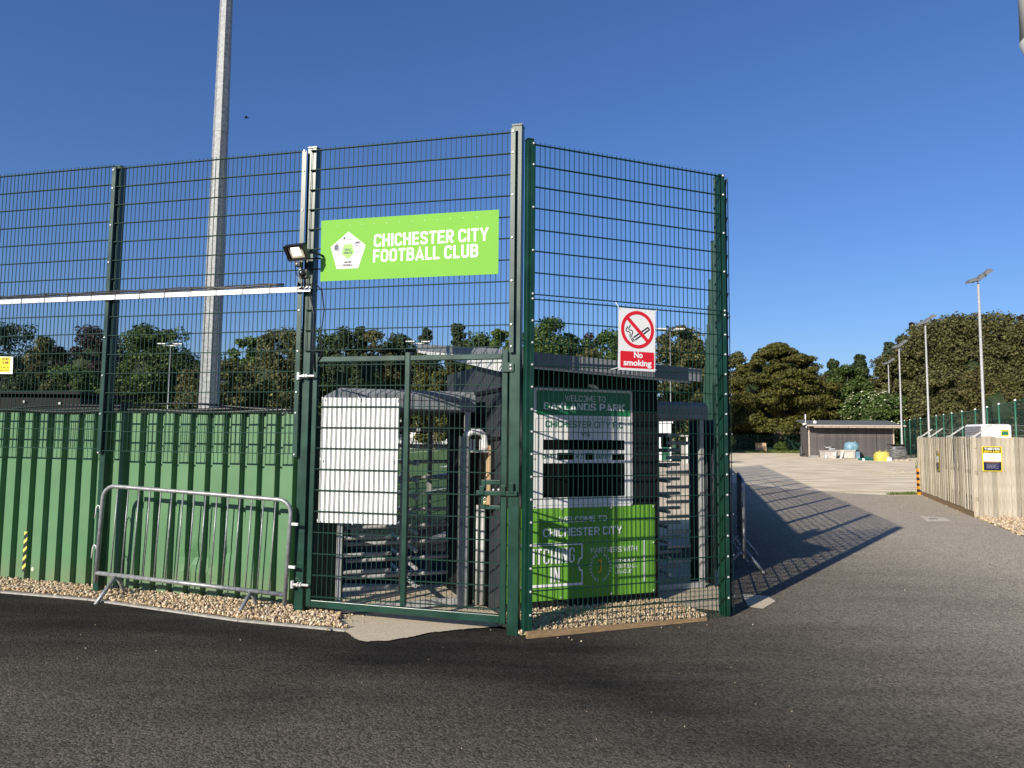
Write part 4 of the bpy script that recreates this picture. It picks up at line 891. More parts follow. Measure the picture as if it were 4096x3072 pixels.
def thief(fr, x0, x1, yt, yb, label, y=-.03):
    a, b = fr.at(x0, yt, y), fr.at(x1, yb, y); w_, h_ = b[0]-a[0], a[1]-b[1]
    e = thing('notice_sign', label, 'sign', (*fr.w(a[0], y), b[1]), fr.rz)
    MB().box(0, w_, 0, .004, 0, h_).build('panel', YEL, e)
    q = lambda a0, a1, c0, c1, m_, nm, d=-.001: face([(w_*a0, h_*c0), (w_*a1, h_*c0), (w_*a1, h_*c1), (w_*a0, h_*c1)], d).build(nm, m_, e)
    q(.06, .94, .73, .965, TXTK, 'header'); q(.06, .94, .40, .72, TXTW, 'middle_panel'); q(.06, .94, .03, .39, NAVY, 'lower_panel')
    stext('THIEVES', w_*.5, h_*.855, w_*.78, h_*.088, TXTW, e, s=.24); stext('BEWARE', w_*.5, h_*.745, w_*.78, h_*.088, YEL, e, s=.24)
    text('Premises here are protected', w_*.5, h_*.675, w_*.74, h_*.020, TXTK, e)
    MB().ribbon([(p[0], p[1]) for p in circ(w_*.38, h_*.545, w_*.09, h_*.05, 12)], .004, -.002).ribbon(circ(w_*.62, h_*.545, w_*.09, h_*.05, 12), .004, -.002).build('scroll', GREYQ, e)
    q(.30, .70, .515, .55, AMBER, 'label', -.003)
    text('POLICE AND CRIME PREVENTION', w_*.5, h_*.355, w_*.78, h_*.018, AMBER, e); text('SMARTWATER PROTECTED', w_*.5, h_*.325, w_*.66, h_*.018, AMBER, e)
    for i, s in enumerate(('Tools, metal and equipment on', 'this site is traceable', 'Criminals have been', 'caught before now', 'Have no doubt')): text(s, w_*(.50 if i % 2 == 0 else .44), h_*(.265-.036*i), w_*(.62 if i % 2 == 0 else .45), h_*.016, TXTW, e)
    return e
thief(FC, 3927, 4011, 1785, 1886, 'yellow, white and navy thieves beware sign on the pale boards facing the road')
a = FB.at(3743, 1800, -.04); b = FB.at(3757, 1882, -.04)
thief(FB, 3743, 3757, 1801, 1882, 'thieves beware sign seen edge on along the receding board fence', -.045)
# striped post
t = thing('striped_post', 'orange and black striped wooden post at the end of the board fence', 'post', (13.28, 22.75, 0), FB.rz+R_(20))
for i in range(9): MB().box(-.05, .05, -.05, .05, .094*i+.0005, .094*(i+1)-.0005).build('band', ORANGE if i % 2 == 0 else TXTK, t)
# raked brackets with barbed wire
t = thing('barbed_wire_top', 'steel raked brackets carrying strands of barbed wire above the board fences', 'barbed wire', (0, 0, 0))
tips = []
for i, ((x0, y0), (x1, y1), s) in enumerate((((3690, 1746), (3742, 1713), .1), ((3746, 1748), (3797, 1716), 1.8), ((3826, 1749), (3881, 1713), 4.6), ((3898, 1751), (3956, 1706), 7.4))):
    p = FB.w(s, .06); q = FB.w(s+.1, .42); MB().hexa([(p[0]-.03, p[1], 1.62), (p[0]+.03, p[1], 1.62), (p[0]+.03, p[1]+.03, 1.62), (p[0]-.03, p[1]+.03, 1.62)], [(p[0]-.03, p[1], 1.9), (p[0]+.03, p[1], 1.9), (p[0]+.03, p[1]+.03, 1.9), (p[0]-.03, p[1]+.03, 1.9)]).build('bracket', GALVD, t)
    MB().tube([(p[0], p[1], 1.85), (q[0], q[1], 2.14)], .024, 4).build('raked_arm', GALVD, t); tips.append((p, q))
def barb(pts, nm='strand'):
    m = MB(); P = [Vector(p) for p in pts]; m.tube(pts, .0045, 4)
    for a, b in zip(P, P[1:]):
        L = (b-a).length; k = max(1, int(L/.14))
        for j in range(k):
            c = a+(b-a)*(j/k); an = random.uniform(0, 3); d = Vector((math.cos(an)*.02, .01, math.sin(an)*.02)); m.tube([c-d, c+d], .0035, 3)
    m.build(nm, GALV, t)
for f in (.15, .55, .95):
    pts = []
    for j, (p, q) in enumerate(tips):
        z = 1.86+.28*f; c = (p[0]+(q[0]-p[0])*f, p[1]+(q[1]-p[1])*f, z)
        if pts:
            a = pts[-1]; 
            for u in (.25, .5, .75): pts.append((a[0]+(c[0]-a[0])*u, a[1]+(c[1]-a[1])*u, z-.05*math.sin(math.pi*u)+random.uniform(-.02, .02)))
        pts.append(c)
    a = pts[-1]
    for u in (.5, 1, 1.5, 2.0, 3.0): pts.append((a[0]+u*.9, a[1]+.03-.02*u, a[2]+random.uniform(-.015, .015)))
    barb(pts)
# equipment cabinet behind
D = 21; a = at_y(3897, 1697, D); b = at_y(4039, 1697, D); zt = at_y(3980, 1697, D)[2]
t = thing('equipment_cabinet', 'pale grey steel cabinet standing behind the board fence', 'cabinet', (a[0]+.20, D, 0), R_(-6))
Wc = b[0]-a[0]-.22
MB().prism([(0, 0), (Wc, 0), (Wc, zt-.05), (Wc-.06, zt), (.05, zt), (0, zt-.06)], 0, .9).build('cabinet_body', WHITEP, t, bevel=.01)
m = MB(); 
for i in range(7): m.box(-.012, -.001, .06, .84, zt-.12-.07*i, zt-.085-.07*i)
m.build('louvre', mat('grey_louvre', (.18, .18, .19), .5), t); MB().box(-.008, -.0005, .0, .88, 1.2, zt-.06).build('side_panel', mat('mid_grey_panel', (.3, .3, .31), .5), t)  # louvre slats and side panel in darker greys than the cabinet body
MB().box(Wc-.29, Wc-.08, -.006, -.001, zt-.36, zt-.17).build('label_plate', YEL, t); MB().box(Wc-.275, Wc-.095, -.009, -.0065, zt-.33, zt-.21).build('label_text_block', TXTG, t); text('DANGER', Wc-.185, zt-.2, .17, .022, TXTK, t, y=-.008)

# ================================================================== TALL NETTED FENCE on the right
NET = bpy.data.materials.new('green_netting'); NET.use_nodes = True; nt = NET.node_tree
b_ = nt.nodes['Principled BSDF']; b_.inputs['Base Color'].default_value = (.012, .055, .038, 1); b_.inputs['Roughness'].default_value = .7
tr = N(nt, 'ShaderNodeBsdfTransparent'); mx = N(nt, 'ShaderNodeMixShader'); mx.inputs[0].default_value = .52
nt.links.new(tr.outputs[0], mx.inputs[1]); nt.links.new(b_.outputs[0], mx.inputs[2]); nt.links.new(mx.outputs[0], nt.nodes['Material Output'].inputs[0])
PGREEN = mat('pale_green_post', (.03, .16, .09), .45)
tp = [(3585, 1690), (3601, 1686.5), (3618, 1683), (3639, 1680), (3659, 1677.5), (3682, 1674), (3712, 1669.5), (3745, 1664.5), (3774, 1660), (3807, 1654), (3848, 1647), (3901, 1639), (3948, 1630), (3995, 1618), (4060, 1603), (4135, 1587), (4240, 1566)]
t = thing('netted_fence', 'tall green netted fence along the training pitch behind the board fence', 'netted fence', (0, 0, 0))
pv = None
for px, py in tp:
    r = ray(px, py); D = 2.25/(r[2]/r[1]); x = r[0]/r[1]*D
    MB().tube([(x, D, 0), (x, D, 4.0)], .05, 8).build('post', PGREEN, t, smooth=True); MB().tube([(x, D, 4.0), (x, D, 4.09)], [.075, .04], 8).build('post_cap', ZINC, t)
    if pv: 
        MB().add([(pv[0], pv[1], .05), (x, D, .05), (x, D, 3.95), (pv[0], pv[1], 3.95)], [(0, 1, 2, 3)]).build('net_panel', NET, t); MB().tube([(pv[0], pv[1], 3.95), (x, D, 3.95)], .022, 5).build('top_rail', PGREEN, t)
    pv = (x, D)
t = thing('netted_fence', 'low dark green netted fence behind the spreading yew tree', 'netted fence', (0, 0, 0)); pv = None
for px in (2700, 2815, 2925, 3031, 3142, 3250, 3360):
    x = at_y(px, 1750, 93)[0]; MB().tube([(x, 93, 0), (x, 93, 2.5)], .04, 6).build('post', PGREEN, t)
    if pv: MB().add([(pv, 93, .05), (x, 93, .05), (x, 93, 2.4), (pv, 93, 2.4)], [(0, 1, 2, 3)]).build('net_panel', NET, t)
    pv = x

# ================================================================== LAMP COLUMNS
HEADM = mat('lamp_head_grey', (.16, .165, .165), .5, metal=.2)
def head(t, c, ang, yaw, s=1.0):
    M = Matrix.Translation(c) @ Matrix.Rotation(yaw, 4, 'Z') @ Matrix.Rotation(ang, 4, 'Y')
    V = [(-.28*s, -.22*s, -.06), (.28*s, -.22*s, -.06), (.28*s, .22*s, -.06), (-.28*s, .22*s, -.06), (-.22*s, -.16*s, .10), (.16*s, -.16*s, .16), (.16*s, .16*s, .16), (-.22*s, .16*s, .10)]
    m = MB().add([M @ Vector(v) for v in V], [(0, 3, 2, 1), (4, 5, 6, 7), (0, 1, 5, 4), (1, 2, 6, 5), (2, 3, 7, 6), (3, 0, 4, 7)]); return m.build('lamp_head', HEADM, t)
def lamp_col(label, px, py, D, group, twin=False, r=.085):
    r0 = ray(px, py); x = r0[0]/r0[1]*D; H = CH+r0[2]/r0[1]*D
    t = thing('lamp_column', label, 'lamp column', (x, D, 0), 0, group)
    MB().tube([(0, 0, 0), (0, 0, 1.6), (0, 0, 1.65), (0, 0, H)], [r*1.25, r*1.2, r, r*.75], 10).build('pole', GALVD if not twin else GALV, t, smooth=True)
    if twin:
        MB().box(-.8, .8, -.04, .04, H, H+.1).build('crossarm', WHITEP, t)
        for s in (-1, 1): MB().hexa([(s*.9-.5, -.3, H+.18), (s*.9+.5, -.3, H+.18), (s*.9+.5, .3, H+.18), (s*.9-.5, .3, H+.18)], [(s*.9-.5, -.3, H+.3), (s*.9+.5, -.3, H+.3), (s*.9+.5, .3, H+.3), (s*.9-.5, .3, H+.3)]).build('lamp_head', WHITEP, t)
    else:
        MB().tube([(-.35, 0, H+.02), (.45, 0, H+.42)], .05, 6).build('crossarm', GALV, t)
        MB().tube([(-.1, -.15, H+.0), (-.1, .15, H+.3)], .04, 6).build('crossarm', GALV, t)
        head(t, (-.38, 0, H+.10), R_(-14), 0, 1.0); head(t, (.22, .1, H+.34), R_(-36), .1, 1.0); head(t, (.50, -.1, H+.60), R_(-32), 0, .95)
    return t
g = 'training pitch lamp columns'
lamp_col('tallest nearest grey lamp column, rising from behind the pale cabinet', 3913, 1132, 40, g)
lamp_col('second nearest grey lamp column, against the rounded brown oak crown', 3701, 1300, 54, g, r=.08)
lamp_col('grey lamp column rising at the right end of the shed', 3596, 1393, 67, g, r=.08)
lamp_col('farthest and shortest grey lamp column above the flowering elder', 3553, 1458, 88, g, r=.08)
g = 'far pitch lamp columns'
lamp_col('far white twin headed lamp column left of the octagonal mast', 683, 1384, 80, g, True, .07)
lamp_col('far white twin headed lamp column above the turnstile canopy', 1672, 1375, 80, g, True, .07)
lamp_col('far white twin headed lamp column right of the no smoking sign', 2681, 1326, 70, g, True, .07)

# ================================================================== SHED AND YARD CLUTTER
S0 = at_z(3236, 1829); FD = Frame(S0[:2], (math.cos(R_(-12)), math.sin(R_(-12))))
SHED = mat('purple_grey_shed_board', (.085, .074, .074), .8, var=.2, scale=4, objrand=.2); PALEW = mat('bleached_timber', (.45, .37, .30), .8, var=.12, scale=6)
t = thing('shed', 'long low shed of dark purple grey boards with shallow felt roof', 'shed', (*FD.w(0), 0), FD.rz)
SW, SH_, SDp = 7.9, 3.15, 4.2
MB().box(.05, SW-.05, .06, SDp, 0, SH_).build('core', SHED, t)
bmz = [MB().box(0, .19, y, .055, 0, SH_).mesh('wall_board') for y in (0, .018, .008)]
for b in bmz: b.materials.append(SHED)
for i in range(39): link('wall_board', bmz[random.randrange(3)] if i % 2 else bmz[1], t, loc=(.1+i*.2, .0, 0))
for i in range(20): MB().box(-.0, .048, .1+.2*i, .29+.2*i, 0, SH_+.0).build('wall_board', SHED, t)
MB().box(-.03, .09, -.05, -.005, 0, SH_).build('corner_post', PALEW, t); MB().box(SW-.1, SW+.02, -.03, .01, 0, SH_).build('corner_post', PALEW, t)
MB().box(6.3, 6.34, -.02, -.003, 0, SH_-.35).build('door_edge', TXTK, t)
m = MB(); m.hexa([(-.35, -1.15, SH_-.02), (SW+.75, -1.15, SH_-.02), (SW+.75, SDp+.3, SH_+.62), (-.35, SDp+.3, SH_+.62)], [(-.35, -1.15, SH_+.06), (SW+.75, -1.15, SH_+.06), (SW+.75, SDp+.3, SH_+.70), (-.35, SDp+.3, SH_+.70)])
rf = m.build('roof', mat('grey_green_felt', (.10, .11, .105), .85, var=.12, scale=1.2), t)
MB().box(-.35, SW+.75, -1.20, -1.155, SH_-.03, SH_+.09).build('fascia', PALEW, rf)
for i in range(10): MB().box(.3+i*.8, .3+i*.8+.76, -1.10, -1.06, SH_-.17, SH_-.035).build('fascia_board', PALEW, rf)
q = FD.w(-.42, -.6); c = thing('security_camera', 'white security camera on the left corner of the shed roof', 'camera', (q[0], q[1], SH_+.15))
MB().tube([(-.22, 0, 0), (.1, 0, .05)], .11, 8).build('camera_body', WHITEP, c, smooth=True); MB().box(.08, .16, -.04, .04, -.35, .1).build('bracket', WHITEP, c)
q = FD.w(-.2, .3); c = thing('antenna', 'thin white antenna above the left end of the shed roof', 'antenna', (q[0], q[1], SH_+.2)); MB().tube([(0, 0, 0), (0, 0, .5), (0, 0, .55), (0, 0, 1.0)], [.03, .03, .07, .05], 8).build('mast', WHITEP, c)
q = FD.w(.7, .4); c = thing('alarm_box', 'small white box on the shed roof beside the antenna', 'box', (q[0], q[1], SH_+.2)); MB().box(-.14, .14, -.1, .1, .05, .32).build('box_body', WHITEP, c, bevel=.03); MB().tube([(0, 0, .3), (0, 0, .42)], .03, 6).build('stub', WHITEP, c)
zx = lambda X, Y: (3150+X/4.022, 1600+Y/4.022)
def yard(name, label, cat, X, Y, rz=0):
    p = at_z(*zx(X, Y)); return thing(name, label, cat, p, rz), p[1]/F*(1/4.022)   # returns metres per zoomed pixel
def blob(w_, d_, h_, n=14, rough=.08, top=.8, seed=0, k=7, power=2.6):
    rs = np.random.default_rng(seed); m = MB(); V = []; rings = 7
    for j in range(rings+1):
        f = j/rings; z = h_*f; s = (1-f**power*(1-top*.35)) if f > .5 else .94+.12*f
        for i in range(n):
            a = 2*math.pi*i/n; q = 1+rs.uniform(-rough, rough)
            cx, cy = math.cos(a), math.sin(a); e = (abs(cx)**3.2+abs(cy)**3.2)**(-1/3.2)
            V.append((cx*e*w_/2*s*q, cy*e*d_/2*s*q, z+rs.uniform(-.3, .3)*rough*h_*(j > 0)))
    Fc = [(j*n+i, j*n+(i+1) % n, (j+1)*n+(i+1) % n, (j+1)*n+i) for j in range(rings) for i in range(n)]+[tuple(rings*n+i for i in range(n))]
    return m.add(V, Fc)
PGR = mat('dirty_white_plastic', (.48, .45, .41), .6, var=.15, scale=5); BLUEB = mat('blue_woven_bag', (.10, .21, .29), .65, col2=(.22, .36, .43), scale=3, bump=.4, bscale=6)
YELB = mat('yellow_woven_bag', (.50, .43, .09), .7, var=.12, scale=3, bump=.4, bscale=6); TARP = mat('dark_green_tarpaulin', (.015, .11, .09), .6, var=.3, scale=6); WRAP = mat('black_stretch_wrap', (.02, .02, .022), .25, col2=(.22, .22, .22), scale=3, stretch=(.5, .5, 3))
t, s = yard('plastic_tub', 'grey white plastic pallet tub heaped with offcuts by the shed', 'tub', 660, 937, .05)
m = MB().hexa([(-85*s, -.5, 0), (85*s, -.5, 0), (85*s, .6, 0), (-85*s, .6, 0)], [(-93*s, -.55, 110*s), (93*s, -.55, 110*s), (93*s, .65, 110*s), (-93*s, .65, 110*s)]); m.build('tub_body', PGR, t, bevel=.03)
MB().box(-100*s, 100*s, -.6, .7, 112*s, 122*s).build('rim', PGR, t, bevel=.01); MB().box(35*s, 72*s, -.56, -.552, 40*s, 100*s).build('label', WHITEP, t)
t, s = yard('offcut_pile', 'white and black plastic offcuts piled on the grey tub', 'offcuts', 660, 937, .05); t.location.z = 124*s
for i in range(9):
    x, z, L, a = random.uniform(-60, 20)*s, (4+i*7)*s, random.uniform(60, 130)*s, random.uniform(-.15, .12)
    o = MB().box(0, L, -.2+.05*i, -.05+.05*i, 0, 9*s).build('offcut', (WHITEP, BLACKP, PGR)[i % 3], t, loc=(x, 0, z), bevel=.01); o.rotation_euler.y = a
t, s = yard('bucket', 'white plastic bucket in front of the grey tub', 'bucket', 609, 943); MB().tube([(0, -.2, 0), (0, -.2, 52*s), (0, -.2, 56*s)], [22*s, 26*s, 28*s], 14).build('bucket_body', WHITEP, t, smooth=True); MB().tube([(-26*s, -.2, 50*s), (-20*s, -.2-20*s, 25*s), (20*s, -.2-20*s, 25*s), (26*s, -.2, 50*s)], .01, 5).build('handle', GALV, t)
t, s = yard('chest', 'pale square edged chest beneath the blue bulk bag', 'chest', 950, 938, -.06)
MB().box(-120*s, 118*s, -.3, 1.0, 6*s, 112*s).build('chest_body', PGR, t, bevel=.02); MB().box(-125*s, 123*s, -.35, 1.05, 114*s, 132*s).build('lid', PGR, t, bevel=.02); MB().box(88*s, 116*s, -.305, -.3005, 12*s, 108*s).build('end_panel', KERBM, t)
o = MB().hexa([(-150*s, -.6, 0), (-120*s, -.7, 0), (-115*s, -.6, 0), (-145*s, -.5, 0)], [(-80*s, -.35, 125*s), (-55*s, -.4, 125*s), (-50*s, -.32, 125*s), (-75*s, -.3, 125*s)]).build('draped_sheet', PGR, t)
t, s = yard('bulk_bag', 'blue woven bulk bag sitting on the pale chest', 'bulk bag', 1030, 938); t.location.z = 133*s; blob(205*s, 1.2, 125*s, 16, .06, 1.9, 3, power=4).build('bag', BLUEB, t, smooth=True)
for x in (-60, 30): MB().tube([(x*s, -.2, 105*s), ((x+15)*s, -.25, 140*s), ((x+45)*s, -.2, 108*s)], .035, 6).build('lifting_strap', BLUEB, t, smooth=True)
t, s = yard('blue_crate', 'small blue crate between the pale chest and dark rolls', 'crate', 1120, 940); MB().box(-30*s, 30*s, -.2, .6, 0, 100*s).build('crate_body', BLUEB, t, bevel=.02); MB().box(-33*s, 33*s, -.23, .63, 101*s, 110*s).build('lid', BLUEB, t, bevel=.01)
t, s = yard('rolled_matting', 'dark rolled matting lying beside the yellow bag', 'rolled matting', 1290, 900); 
for (x0, z0, x1, z1, r) in ((-95, 25, 60, 55, 24), (-80, 15, 120, 45, 14), (-60, 60, 70, 78, 16)): MB().tube([(x0*s, 0, z0*s), (x1*s, .3, z1*s)], r*s, 10).build('roll', mat('dark_brown_matting', (.04, .032, .028), .9, var=.3, scale=5), t, smooth=True)
t, s = yard('long_pipe', 'long black pipes leaning behind the yellow bag', 'pipes', 1500, 900)
for k_ in range(3): MB().tube([(-90*s, .8+.15*k_, (40+14*k_)*s), (160*s, 1.0+.15*k_, (120+16*k_)*s)], 13*s, 10).build('pipe', BLACKP, t, smooth=True)
t, s = yard('bulk_bag', 'yellow woven bulk bag in front of the black wrapped pallet', 'bulk bag', 1520, 983); blob(222*s, 1.15, 150*s, 16, .06, 2.1, 5, power=4).build('bag', YELB, t, smooth=True)
for x in (-60, 40): MB().tube([(x*s, -.1, 130*s), ((x+15)*s, -.15, 172*s), ((x+45)*s, -.1, 132*s)], .035, 6).build('lifting_strap', YELB, t, smooth=True)
t, s = yard('yellow_bag', 'small crumpled yellow bag lying on the rolled matting', 'bag', 1390, 900); t.location.z = 40*s; MB().add([(-30*s, 0, 0), (38*s, -.1, 8*s), (10*s, .2, 4*s), (-25*s, .1, 60*s), (-30*s, -.15, 20*s)], [(0, 1, 3), (1, 2, 3), (2, 4, 3), (4, 0, 3), (0, 4, 1), (4, 2, 1)]).build('bag', YELB, t)
t, s = yard('tarpaulin', 'crumpled dark green tarpaulin on the ground before the matting', 'tarpaulin', 1285, 972); blob(240*s, .9, 62*s, 18, .28, .3, 9, power=1.2).build('sheet', TARP, t); 
t, s = yard('paper_scrap', 'white scrap in front of the green tarpaulin', 'scrap', 1222, 975); MB().add([(-14*s, -.1, 0), (14*s, -.12, 0), (15*s, 0, 34*s), (-12*s, .02, 36*s)], [(0, 1, 2, 3)]).add([(-14*s, .02, 0), (14*s, .02, 0)] + [(15*s, .03, 34*s), (-12*s, .05, 36*s)], [(0, 1, 2, 3)]).build('paper', WHITEP, t)
t, s = yard('jerrycan', 'white jerrycan between the yellow bag and the wrapped pallet', 'jerrycan', 1640, 988); MB().box(-28*s, 28*s, -.15, .15, 0, 62*s).build('can_body', WHITEP, t, bevel=.04); MB().tube([(8*s, 0, 62*s), (8*s, 0, 74*s)], .05, 8).build('cap', BLUEB, t); MB().tube([(-18*s, 0, 62*s), (-14*s, 0, 76*s), (2*s, 0, 72*s)], .02, 5).build('handle', WHITEP, t)
t, s = yard('wrapped_pallet', 'pallet load in black stretch wrap by the end of the shed', 'pallet', 1778, 978)
for i in range(3): MB().box((-118+84*i)*s, (-80+84*i+30)*s if i < 2 else 118*s, -.55, .6, 0, .10).build('block', PALEW, t)
for y in (-.55, -.1, .4): MB().box(-122*s, 122*s, y, y+.16, .105, .14).build('slat', PALEW, t)
blob(240*s, 1.2, 225*s, 20, .025, 1.9, 4, power=9).build('wrapped_load', WRAP, t, loc=(0, 0, .145)); MB().box(-120*s, 118*s, -.6, .6, 225*s+.13, 240*s+.13).build('top_sheet', BLACKP, t, bevel=.03)
t, s = yard('slab_stack', 'low pile of pale concrete slabs at the left foot of the shed', 'slabs', 425, 935)
for i in range(4): MB().box((-80+10*i)*s, (50+8*(i % 2))*s, -.3, .4, i*11*s, i*11*s+9.5*s).build('slab', KERBM, t, bevel=.008)
for i in range(2): MB().box((20+5*i)*s, 85*s, -.5, .0, i*11*s, i*11*s+9.5*s).build('slab', KERBM, t, bevel=.008)
t, s = yard('wire_crate', 'open white wire crate behind the concrete slabs', 'wire crate', 505, 900); m = MB()
for i in range(6): m.box((-55+21*i)*s, (-55+21*i)*s+.025, -.02, .02, 0, 68*s); 
for j in range(4): m.box(-56*s, 55*s, -.03, .01, j*21*s, j*21*s+.025)
m.build('front_grid', WHITEP, t); MB().box(-50*s, 50*s, .1, .5, 0, 40*s).build('contents', mat('dark_foliage_contents', (.03, .05, .02), .9), t, bevel=.05)
t, s = yard('bin_bag', 'black rubbish bags slumped against the left corner of the shed', 'rubbish bags', 275, 912); blob(85*s, .6, 50*s, 14, .12, .6, 6).build('bag', BLACKP, t, smooth=True); blob(45*s, .5, 185*s, 12, .1, .8, 8).build('bag', mat('dark_grey_sheet', (.05, .05, .055), .6), t, smooth=True, loc=(0, .8, 0))
p = at_z(3045, 1811); s = p[1]/F
t = thing('plywood_sheet', 'tan plywood sheet standing on edge before the yew tree', 'plywood sheet', p, .05); o = MB().box(-22*s, 22*s, 0, .03, 0, 39*s).build('sheet', PLY, t); o.rotation_euler.x = -.12; MB().box(-16*s, -14.5*s, .03, .5, 0, 20*s).build('prop', PALEW, t)

# ================================================================== INSIDE THE GROUND
bl_ = at_y(322, 1567, 14.5)
t = thing('black_shelter', 'long black spectator shelter behind the left hoarding', 'shelter', (-16, 14.5, .15))
Wb = bl_[0]+16; zt = bl_[2]-.15
MB().box(0, Wb, 0, 2, 0, zt-.12).build('back_wall', BLACK, t); MB().box(-.1, Wb+.06, -.12, 2.1, zt-.06, zt).build('roof', BLACK, t)
for i in range(9): MB().tube([(Wb-.4-.75*i, -.02, zt-.25+.03*(i % 2)), (Wb-.4-.75*i, -.045, zt-.25+.03*(i % 2))], .03, 6).build('bolt_head', GALVD, t)
FP = Frame((-2.35, 10.2), SD)
t = thing('pitch_barrier', 'navy railed spectator barrier with green mesh beside the football pitch', 'pitch barrier', (*FP.w(0), .0), FP.rz)
NVY = mat('navy_rail', (.012, .02, .06), .35)
for i in range(16):
    u = 2.5*i; MB().tube([(u, 0, 0), (u, 0, .97)], .03, 8).build('post', WIRE, t)
    MB().tube([(u, 0, .98), (u+2.495, 0, .98)], .035, 8).build('top_rail', NVY, t, smooth=True)
    if i < 7: wires(u+.03, u+2.47, .1, .9, y=0, tips=0, step=.06, rv=.004).build('mesh_panel', WIRE, t)
    else: wires(u+.03, u+2.47, .1, .9, y=0, tips=0, step=.15, rv=.006).build('mesh_panel', WIRE, t)
D = 86
t = thing('spectator_railing', 'white spectator railing across the far side of the pitch', 'railing', (0, D, .15))
xa, xb = at_y(1500, 1760, D)[0], at_y(1805, 1760, D)[0]
zt = at_y(1650, 1738, D)[2]-.15
for i in range(60):
    x = xa+(xb-xa)*i/60; MB().box(x, x+.07, 0, .05, 0, zt).build('upright', WHITEP, t)
for z in (zt, zt*.5): MB().box(xa, xb, -.02, .03, z-.06, z).build('rail', WHITEP, t)
MB().box(xa, xb, .3, .35, 0, zt*.8).build('back_panel', KERBM, t)
c = at_y(1645, 1765, D-1); d = at_y(1768, 1788, D-1)
t = thing('advert_board', 'dark advertising board with white lettering on the far touchline', 'advert board', (c[0], D-1, 0))
AW = d[0]-c[0]; z0, z1 = d[2], c[2]
MB().box(0, AW, 0, .05, z0, z1).build('panel', mat('slate_grey_board', (.07, .07, .075), .5), t); text('Adept', AW*.23, z0+.12, AW*.36, (z1-z0)*.62, TXTW, t, y=-.01, bold=.01)
for k_ in range(2): MB().box(AW*.45, AW*(.93+.02*k_), -.012, -.008, z0+(z1-z0)*(.38-.14*k_), z0+(z1-z0)*(.44-.14*k_)).build('small_text', GREYP if k_ == 0 else ORANGE, t)
D = 104
xa, xb = at_y(1560, 1700, D)[0], at_y(1830, 1700, D)[0]; zt = at_y(1700, 1655, D)[2]
t = thing('white_building', 'low white building glimpsed beyond the far trees over the pitch', 'building', (xa, D, 0))
MB().box(0, xb-xa, 0, 8, 0, zt).build('wall', BRICKW, t); MB().box(-.3, xb-xa+.3, -.3, 8.3, zt, zt+.3).build('roof', ROOFG, t)
for i in range(5): MB().box(1+2*i, 2+2*i, -.03, -.001, zt*.45, zt*.75).build('window', BLACKP, t)
D = 52
a = at_y(2632, 1692, D); b = at_y(2700, 1692, D)
t = thing('portable_cabin', 'white portable cabin seen through the second turnstile', 'cabin', (a[0], D, 0)); zt = a[2]
MB().box(-3, 1.0, 0, 3, .1, zt).build('wall', BRICKW, t); MB().box(-3.1, 1.1, -.1, 3.1, zt, zt+.12).build('roof', WHITEP, t)
for i in range(3): MB().box(-2.4+1.3*i, -1.6+1.3*i, -.02, -.001, 1.1, 2.0).build('window', BLACKP, t)
DKG = mat('dark_green_paint', (.02, .10, .06), .5)
MB().box(.25, .85, -.02, -.001, .12, 2.05).build('door', DKG, t)
t = thing('dugout', 'green and white roofed dugout behind the cabin through the second turnstile', 'dugout', (a[0]+1.6, D-2, 0))
MB().box(0, 2.6, 0, 1.5, .0, 1.25).build('wall', KERBM, t); MB().box(-.1, 2.7, -.2, 1.6, 1.9, 2.0).build('roof', KERBM, t)
for x in (0, .85, 1.7, 2.5): MB().box(x, x+.08, -.1, .0, 0, 1.9).build('post', WHITEP, t)
MB().box(.1, 2.5, -.15, -.1, 1.3, 1.5).build('name_board', WHITEP, t)

# ================================================================== TREES
BARK = mat('grey_brown_bark', (.12, .095, .07), .9, var=.25, scale=6, bump=.6, bscale=12)
def leafmat(nm, cols, tr=.18): return mat(nm, (1, 1, 1), .65, island=cols, trans=tr, col2=(.62, .62, .62), scale=.55, detail=3, spec=.3)
LM = dict(
    oak=leafmat('olive_brown_leaves', [(.092, .096, .026), (.15, .15, .045), (.052, .056, .017), (.20, .19, .075), (.03, .03, .012)]),
    holm=leafmat('brown_green_leaves', [(0.09775, 0.08625, 0.0253), (0.1495, 0.138, 0.04025), (0.0575, 0.0575, 0.01725), (0.1725, 0.1495, 0.0575)]),
    green=leafmat('mid_green_leaves', [(0.0675, 0.1148, 0.0243), (0.1013, 0.162, 0.03375), (0.0405, 0.07425, 0.0162), (0.1215, 0.1755, 0.0405)]),
    bright=leafmat('fresh_green_leaves', [(0.092, 0.1495, 0.023), (0.138, 0.207, 0.0345), (0.0575, 0.09775, 0.01725), (0.161, 0.23, 0.05175)]),
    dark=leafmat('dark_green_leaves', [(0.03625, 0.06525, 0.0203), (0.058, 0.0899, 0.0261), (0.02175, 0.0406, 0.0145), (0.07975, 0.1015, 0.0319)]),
    yew=leafmat('olive_yew_sprays', [(.085, .088, .014), (.14, .135, .022), (.04, .045, .010), (.17, .16, .035)]),
    copper=leafmat('copper_beech_leaves', [(0.04375, 0.025, 0.0275), (0.06875, 0.0375, 0.0375), (0.025, 0.015, 0.0175), (0.08125, 0.05, 0.04375)]),
    blue=leafmat('grey_green_leaves', [(0.042, 0.066, 0.0336), (0.066, 0.096, 0.048), (0.024, 0.042, 0.0216), (0.084, 0.12, 0.066)]))
FLOW = mat('cream_elder_flowers', (.75, .74, .55), .7)
